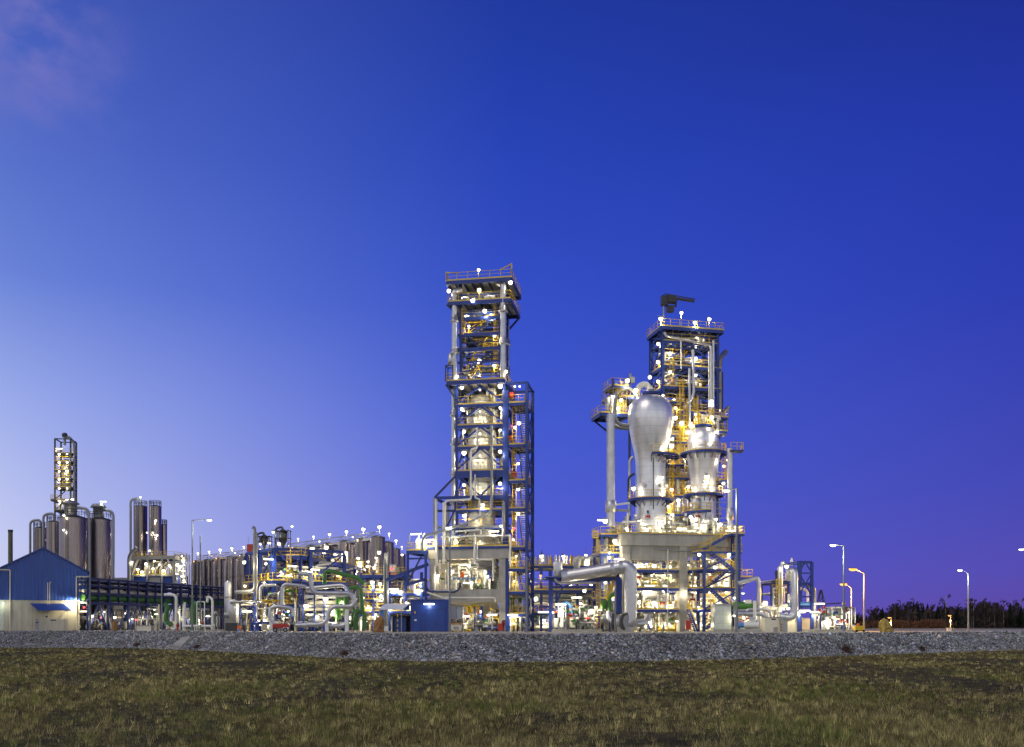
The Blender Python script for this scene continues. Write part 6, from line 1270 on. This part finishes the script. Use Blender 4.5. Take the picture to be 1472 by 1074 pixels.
for i,px in enumerate((1112,1138,1150)):
    t=thing('machine_box',['grey beige machine box with dark nameplate under the flanged pipe','beige machine box between blue posts','beige machine box behind the tall blue trestle'][i],'enclosure',G([1111,1137,1160][i],[131,136,141][i])); w_=[1.6,1.2,1.3][i]; h=[1.9,2.0,1.9][i]; MB().b2(-w_/2-.3,w_/2+.3,0,1.6,.0,h,CREAM).build('body',t); MB().b2(-w_/2-.35,w_/2+.35,-.05,1.65,h+.002,h+.1,GREY).build('lid',t)
    if i==0: MB().b2(-.2,.4,-.03,-.002,1.62,1.8,DARK).build('nameplate',t)
KS=F('analyser_skid','long white analyser skid with blue posts at the very end of the plant','machine skid',1199,132,3)
U,Z,P=KS.U,KS.Z,KS.P
pl=MB(); pl.b2(U(1168),U(1229),-.8,4,0,.35,CONC); pl.build('plinth',KS.r)
for px in (1177,1207.5,1212): KS.sq(U(px),-.6,0,Z(882 if px<1200 else 899),.2,BLUE,'post')
KS.beam(P(1163,882,-.6),P(1214,883,-.6),.08,.12,GREEN,'cable_rail')
b=MB()
for i in range(7):
    x=U(1184+i*5.5); hh=[2.6,2.8,2.5,2.9,2.6,2.8,2.7][i]; q=MB(); q.b2(x-.24,x+.24,.6,1.4,.36,hh,WHITE); q.b2(x-.2,x+.2,.56,.6,.6+.2*(i%3),1.2+.2*(i%3),GREY if i%2 else CREAM); q.b2(x-.2,x+.2,.56,.6,1.6,hh-.15,[DARK,WHITE,GREY][i%3]); q.build('cabinet',KS.r)
zone('analyser_pipework','dense white valves and tubes mounted on the analyser skid at the end of the plant','pipework',KS,1180,1221,-.2,2.5,.36,3.3,40,161,drums=1,boxes=7,valves=14,pal=[WHITE,WHITE,SILV,CREAM,DARK],rmin=.04,rmax=.11)
for px,py in ((1186,894),(1200,888),(1214,892),(1220,881)): KS.lamp(px,py,-.4,180,'small')
t=thing('portable_generator','yellow portable generator with an orange tank on top beside the sodium lamp pole','machine',G(1234.5,130)); b=MB(); b.b2(-.55,.65,-.3,.6,.2,.85,YEL); b.build('body',t); MB().lathe([(.18,0),(.2,.05),(.2,.25),(.1,.3)],ORG,12,(-.05,.1,.853)).build('tank',t); MB().b2(-.6,.7,-.35,.65,.1,.197,DARK).build('chassis',t); 
for x in (-.4,.5): MB().cyl((x,-.42,.15),(x,-.34,.15),.15,RUB,12).build('wheel',t)
t=thing('white_canister','white canister by the foot of the sodium lamp pole','canister',G(1227.5,134)); MB().lathe([(.1,0),(.22,.0),(.24,.1),(.24,.9),(.1,1.0)],WHITE,12).build('body',t); MB().lathe([(.06,1.0),(.07,1.08),(.02,1.1)],GREY,8).build('cap',t)
# ---------------------------------------------------------------- street lamps
def street(label,px,D,py,hpx,hpy,col=COOL,p=400,thin=.11,base=True,name='street_lamp'):
    t=thing(name,label,'street lamp',G(px,D)); z=EYE+(HY-py)*D/FPX; hx_=(hpx-px)/FPX*D; hz=EYE+(HY-hpy)*D/FPX
    MB().lathe([(thin*1.25,0),(thin*1.2,1.2),(thin,1.3),(thin*.7,z)],POLE,10).build('pole',t)
    if base: MB().b2(-.22,.22,-.22,.22,0,.12,CONC).build('base_plate',t)
    MB().tube([(0,0,z-.05),(hx_*.85,0,hz+.12),(hx_,0,hz+.14)],.06,POLE,8,.3).build('arm',t)
    lamp(t,(hx_,0,hz),p,'street',col,name='lamp_head',dz=-1.3).scale=(1.5,)*3 if col is SOD else (1,1,1)
street('tall grey street lamp on the pad before the long trestle rack',276.5,149,747.5,301,748,COOL,1600,.14)
street('tallest grey street lamp with its arm towards the domed vessel',1059,112,702,1044,705.5,COOL,1200,.16)
street('leaning thin grey lamp pole beside the dark blue kiosk',646.5,116,760,645,759.5,COOL,60,.12)
street('white lit street lamp before the end of the analyser skid',1213,120,784,1197.5,784,COOL,1600,.13)
street('taller sodium street lamp beside the portable generator',1242,140,824,1226,818.5,SOD,11000,.12)
street('shorter sodium street lamp just behind the white lit one',1224,152,845,1212.5,840,SOD,8000,.11)
street('white lit street lamp alone on the open pad',1392,150,824,1380,820,COOL,1600,.13)
street('street lamp whose pole stands at the outermost edge of the pad',1487,150,800,1468,790,COOL,1600,.13)
street('far small sodium lamp before the woods behind the ochre tarpaulin',1281,330,889,1278.5,888,SOD,14000,.13)
street('far small sodium lamp before the woods above the cream box',1366.5,320,886,1365,885,SOD,14000,.13)
street('dim far lamp behind the green motor',1082,230,857,1068,853,COOL,160,.12); street('dim far lamp behind the lower dark trestle',1124,230,860,1112.5,858.5,COOL,160,.12)
street('little green tinted lamp behind the sodium poles',1217,300,878,1217.5,874,COOL,100,.12)
def pole(label,px,D,py):
    t=thing('lamp_pole',label,'pole',G(px,D)); z=EYE+(HY-py)*D/FPX; MB().lathe([(.11,0),(.10,z-.1),(.05,z)],POLE,10).build('pole_shaft',t); MB().b2(-.2,.2,-.2,.2,0,.1,CONC).build('base_plate',t)
pole('thin grey pole in front of the narrow stair tower',757,112,800); pole('thin grey pole before the blue column of the pipe frame',884.5,111,845); pole('thin pole standing just beside the tall street lamp on the pad',288,148,770); pole('thin grey pole between the blue hall corner and the trestle rack',129.5,167,820); pole('grey pole amid the long trestle rack',232.5,158,838); pole('slim dark pole before the broad concrete table',953.5,112,895)
t=thing('power_pylon','small distant lattice pylon beyond the end of the plant','pylon',G(1180,420)); q=420/FPX; b=MB(); H_=EYE+(900-848)*q
for sx in (-1,1):
    for sy in (-1,1): b.bar((sx*3.0,sy*3,0),(sx*.3,sy*.3,H_),.3,.3,DARK)
for i in range(6):
    z0=H_*i/6; r0=3-2.7*i/6; r1=3-2.7*(i+1)/6; b.bar((-r0,-r0,z0),(r1,-r1,z0+H_/6),.22,.22,DARK); b.bar((r0,-r0,z0),(-r1,-r1,z0+H_/6),.22,.22,DARK)
b.build('mast',t); b=MB(); b.bar((0,-.4,EYE+(900-869)*q),(8.5,-.4,EYE+(900-867)*q),.5,.5,DARK); b.build('cross_arm',t)
# ---------------------------------------------------------------- woods at the far end of the pad
def tree_mesh(kind,seed):
    rn=random.Random(seed); tr=MB(); cr=MB()
    H_=rn.uniform(13,17)
    if kind=='conifer':
        tr.tube([(0,0,0),(rn.uniform(-.2,.2),0,H_*.5),(0,0,H_)],.16,BARK,5)
        n=620
        for i in range(n):
            z=H_*(.10+.9*rn.random()**1.1); rr=(H_-z)*.24+.15; a=rn.uniform(0,6.28); l=rr*rn.uniform(.5,1.1); w_=rn.uniform(.12,.32)
            p=V((0,0,z)); q=V((l*math.cos(a),l*math.sin(a),z-l*rn.uniform(.2,.55))); s_=V((-math.sin(a),math.cos(a),0))*w_
            cr.add([p,q-s_,q+s_,q+V((0,0,.35))-p*0],[(0,1,2),(0,1,3)],NEEDLE)
    else:
        m=BIRCH if kind=='birch' else BARK
        top=V((rn.uniform(-.6,.6),rn.uniform(-.5,.5),H_)); tr.tube([(0,0,0),(top.x*.2,top.y*.3,H_*.45),top],.17 if kind=='birch' else .22,m,5)
        def branch(p,d,l,lev):
            q=p+d*l; w_=[.07,.05,.04,.035][lev]
            cr.tube([p,p.lerp(q,.5)+V((rn.uniform(-.1,.1)*l,rn.uniform(-.1,.1)*l,.05*l)),q],w_,TWIG,3,caps=False)
            if lev<3:
                for k in range(4 if lev<2 else 5):
                    t_=rn.uniform(.3,1); e=(d+V((rn.uniform(-.8,.8),rn.uniform(-.8,.8),rn.uniform(-.1,.7)))).normalized(); branch(p.lerp(q,t_),e,l*rn.uniform(.4,.65),lev+1)
        for i in range(15 if kind=='birch' else 17):
            z=H_*rn.uniform(.28,.98); a=rn.uniform(0,6.28); up=rn.uniform(.5,1.3); d=V((math.cos(a),math.sin(a),up)).normalized(); branch(V((top.x*z/H_*.8,top.y*z/H_*.8,z)),d,(H_-z)*.28+1.2,0)
    return tr.mesh('trunk'),cr.mesh('crown')
TM={k:[tree_mesh(k,100+i*7+j) for i in range(3)] for j,k in enumerate(('conifer','birch','bare'))}
rn=random.Random(77)
lab={'conifer':'dark conifer in the woods beyond the open end of the pad','birch':'pale stemmed bare birch in the woods beyond the open end of the pad','bare':'dark leafless tree in the woods beyond the open end of the pad'}
for i in range(215):
    px=rn.uniform(1222,1580); D=rn.uniform(385,500)
    edge=min(1,max(.0,(px-1225)/70))
    kind=rn.choices(['conifer','birch','bare'],[.3 if px>1255 else .7,.15,.55])[0]
    tr,cr=rn.choice(TM[kind]); o=thing({'conifer':'conifer_tree','birch':'birch_tree','bare':'bare_tree'}[kind],lab[kind],'tree',G(px,D),rn.uniform(0,6.28),group={'conifer':'conifers in the far woods','birch':'birches in the far woods','bare':'bare trees in the far woods'}[kind])
    s_=rn.uniform(.48,.82)*(.55+.45*edge)*(D/440)*(1.18 if kind=='birch' and rn.random()<.4 else 1); o.scale=(s_*1.15,s_*1.15,s_); place('trunk',tr,o); place('crown',cr,o)
b=MB(); rn=random.Random(78)
for i in range(9000):
    px=rn.uniform(1215,1600); D=rn.uniform(392,505); g=G(px,D); e=min(1,max(.15,(px-1225)/60)); h=rn.uniform(1.5,7.5)*e; w_=rn.uniform(.3,1.4); z=rn.uniform(0,h); a=rn.uniform(0,3.14)
    d=V((math.cos(a)*w_,math.sin(a)*w_,0)); b.add([g+d+V((0,0,z)),g-d+V((0,0,z)),g+V((rn.uniform(-.6,.6),0,z+rn.uniform(.7,2.4)))],[(0,1,2)],TWIG if i%5 else NEEDLE)
o=b.build('undergrowth'); stuff(o)
b=MB()
for i in range(1500):
    px=rn.gauss(1340,14) if i%2 else rn.gauss(1284,20); D=rn.uniform(372,386); g=G(px,D); z=rn.uniform(0,2.6); a=rn.uniform(0,3.14); w_=rn.uniform(.15,.5); d=V((math.cos(a)*w_,math.sin(a)*w_,0)); b.add([g+d+V((0,0,z)),g-d+V((0,0,z)),g+V((0,0,z+rn.uniform(.5,1.4)))],[(0,1,2)],RUST)
stuff(b.build('dry_scrub'))
# weeds on the bank
for i,(px,s_) in enumerate(((185,.6),(497,.55),(1216,1.0),(1330,.7),(275,.5))):
    x=(px-CX)/FPX*bank_y((px-CX)/FPX*110); x=(px-CX)/FPX*(bank_y(x)+1); y=bank_y(x)+.6
    o=thing('weed_shrub',['dry brown shrub at the foot of the gravel bank below the cream concrete box','dry shrub at the foot of the bank below the zigzag silver pipe','largest dry shrub on the gravel bank below the end of the plant','sparse dark weed on the gravel bank below the open pad','dry weed beside the concrete drain chute'][i],'shrub',(x,y,FZ+.3)); b=MB(); rn=random.Random(i)
    for k in range(150):
        a=rn.uniform(0,6.28); l=rn.uniform(.4,1.1)*s_; p=V((rn.gauss(0,.5)*s_,rn.gauss(0,.25),0)); q=p+V((math.cos(a)*.3*l,math.sin(a)*.3*l,l)); b.tube([p,q],.014,RUST if k%2 else TWIG,3,caps=False)
    b.build('twigs',o)
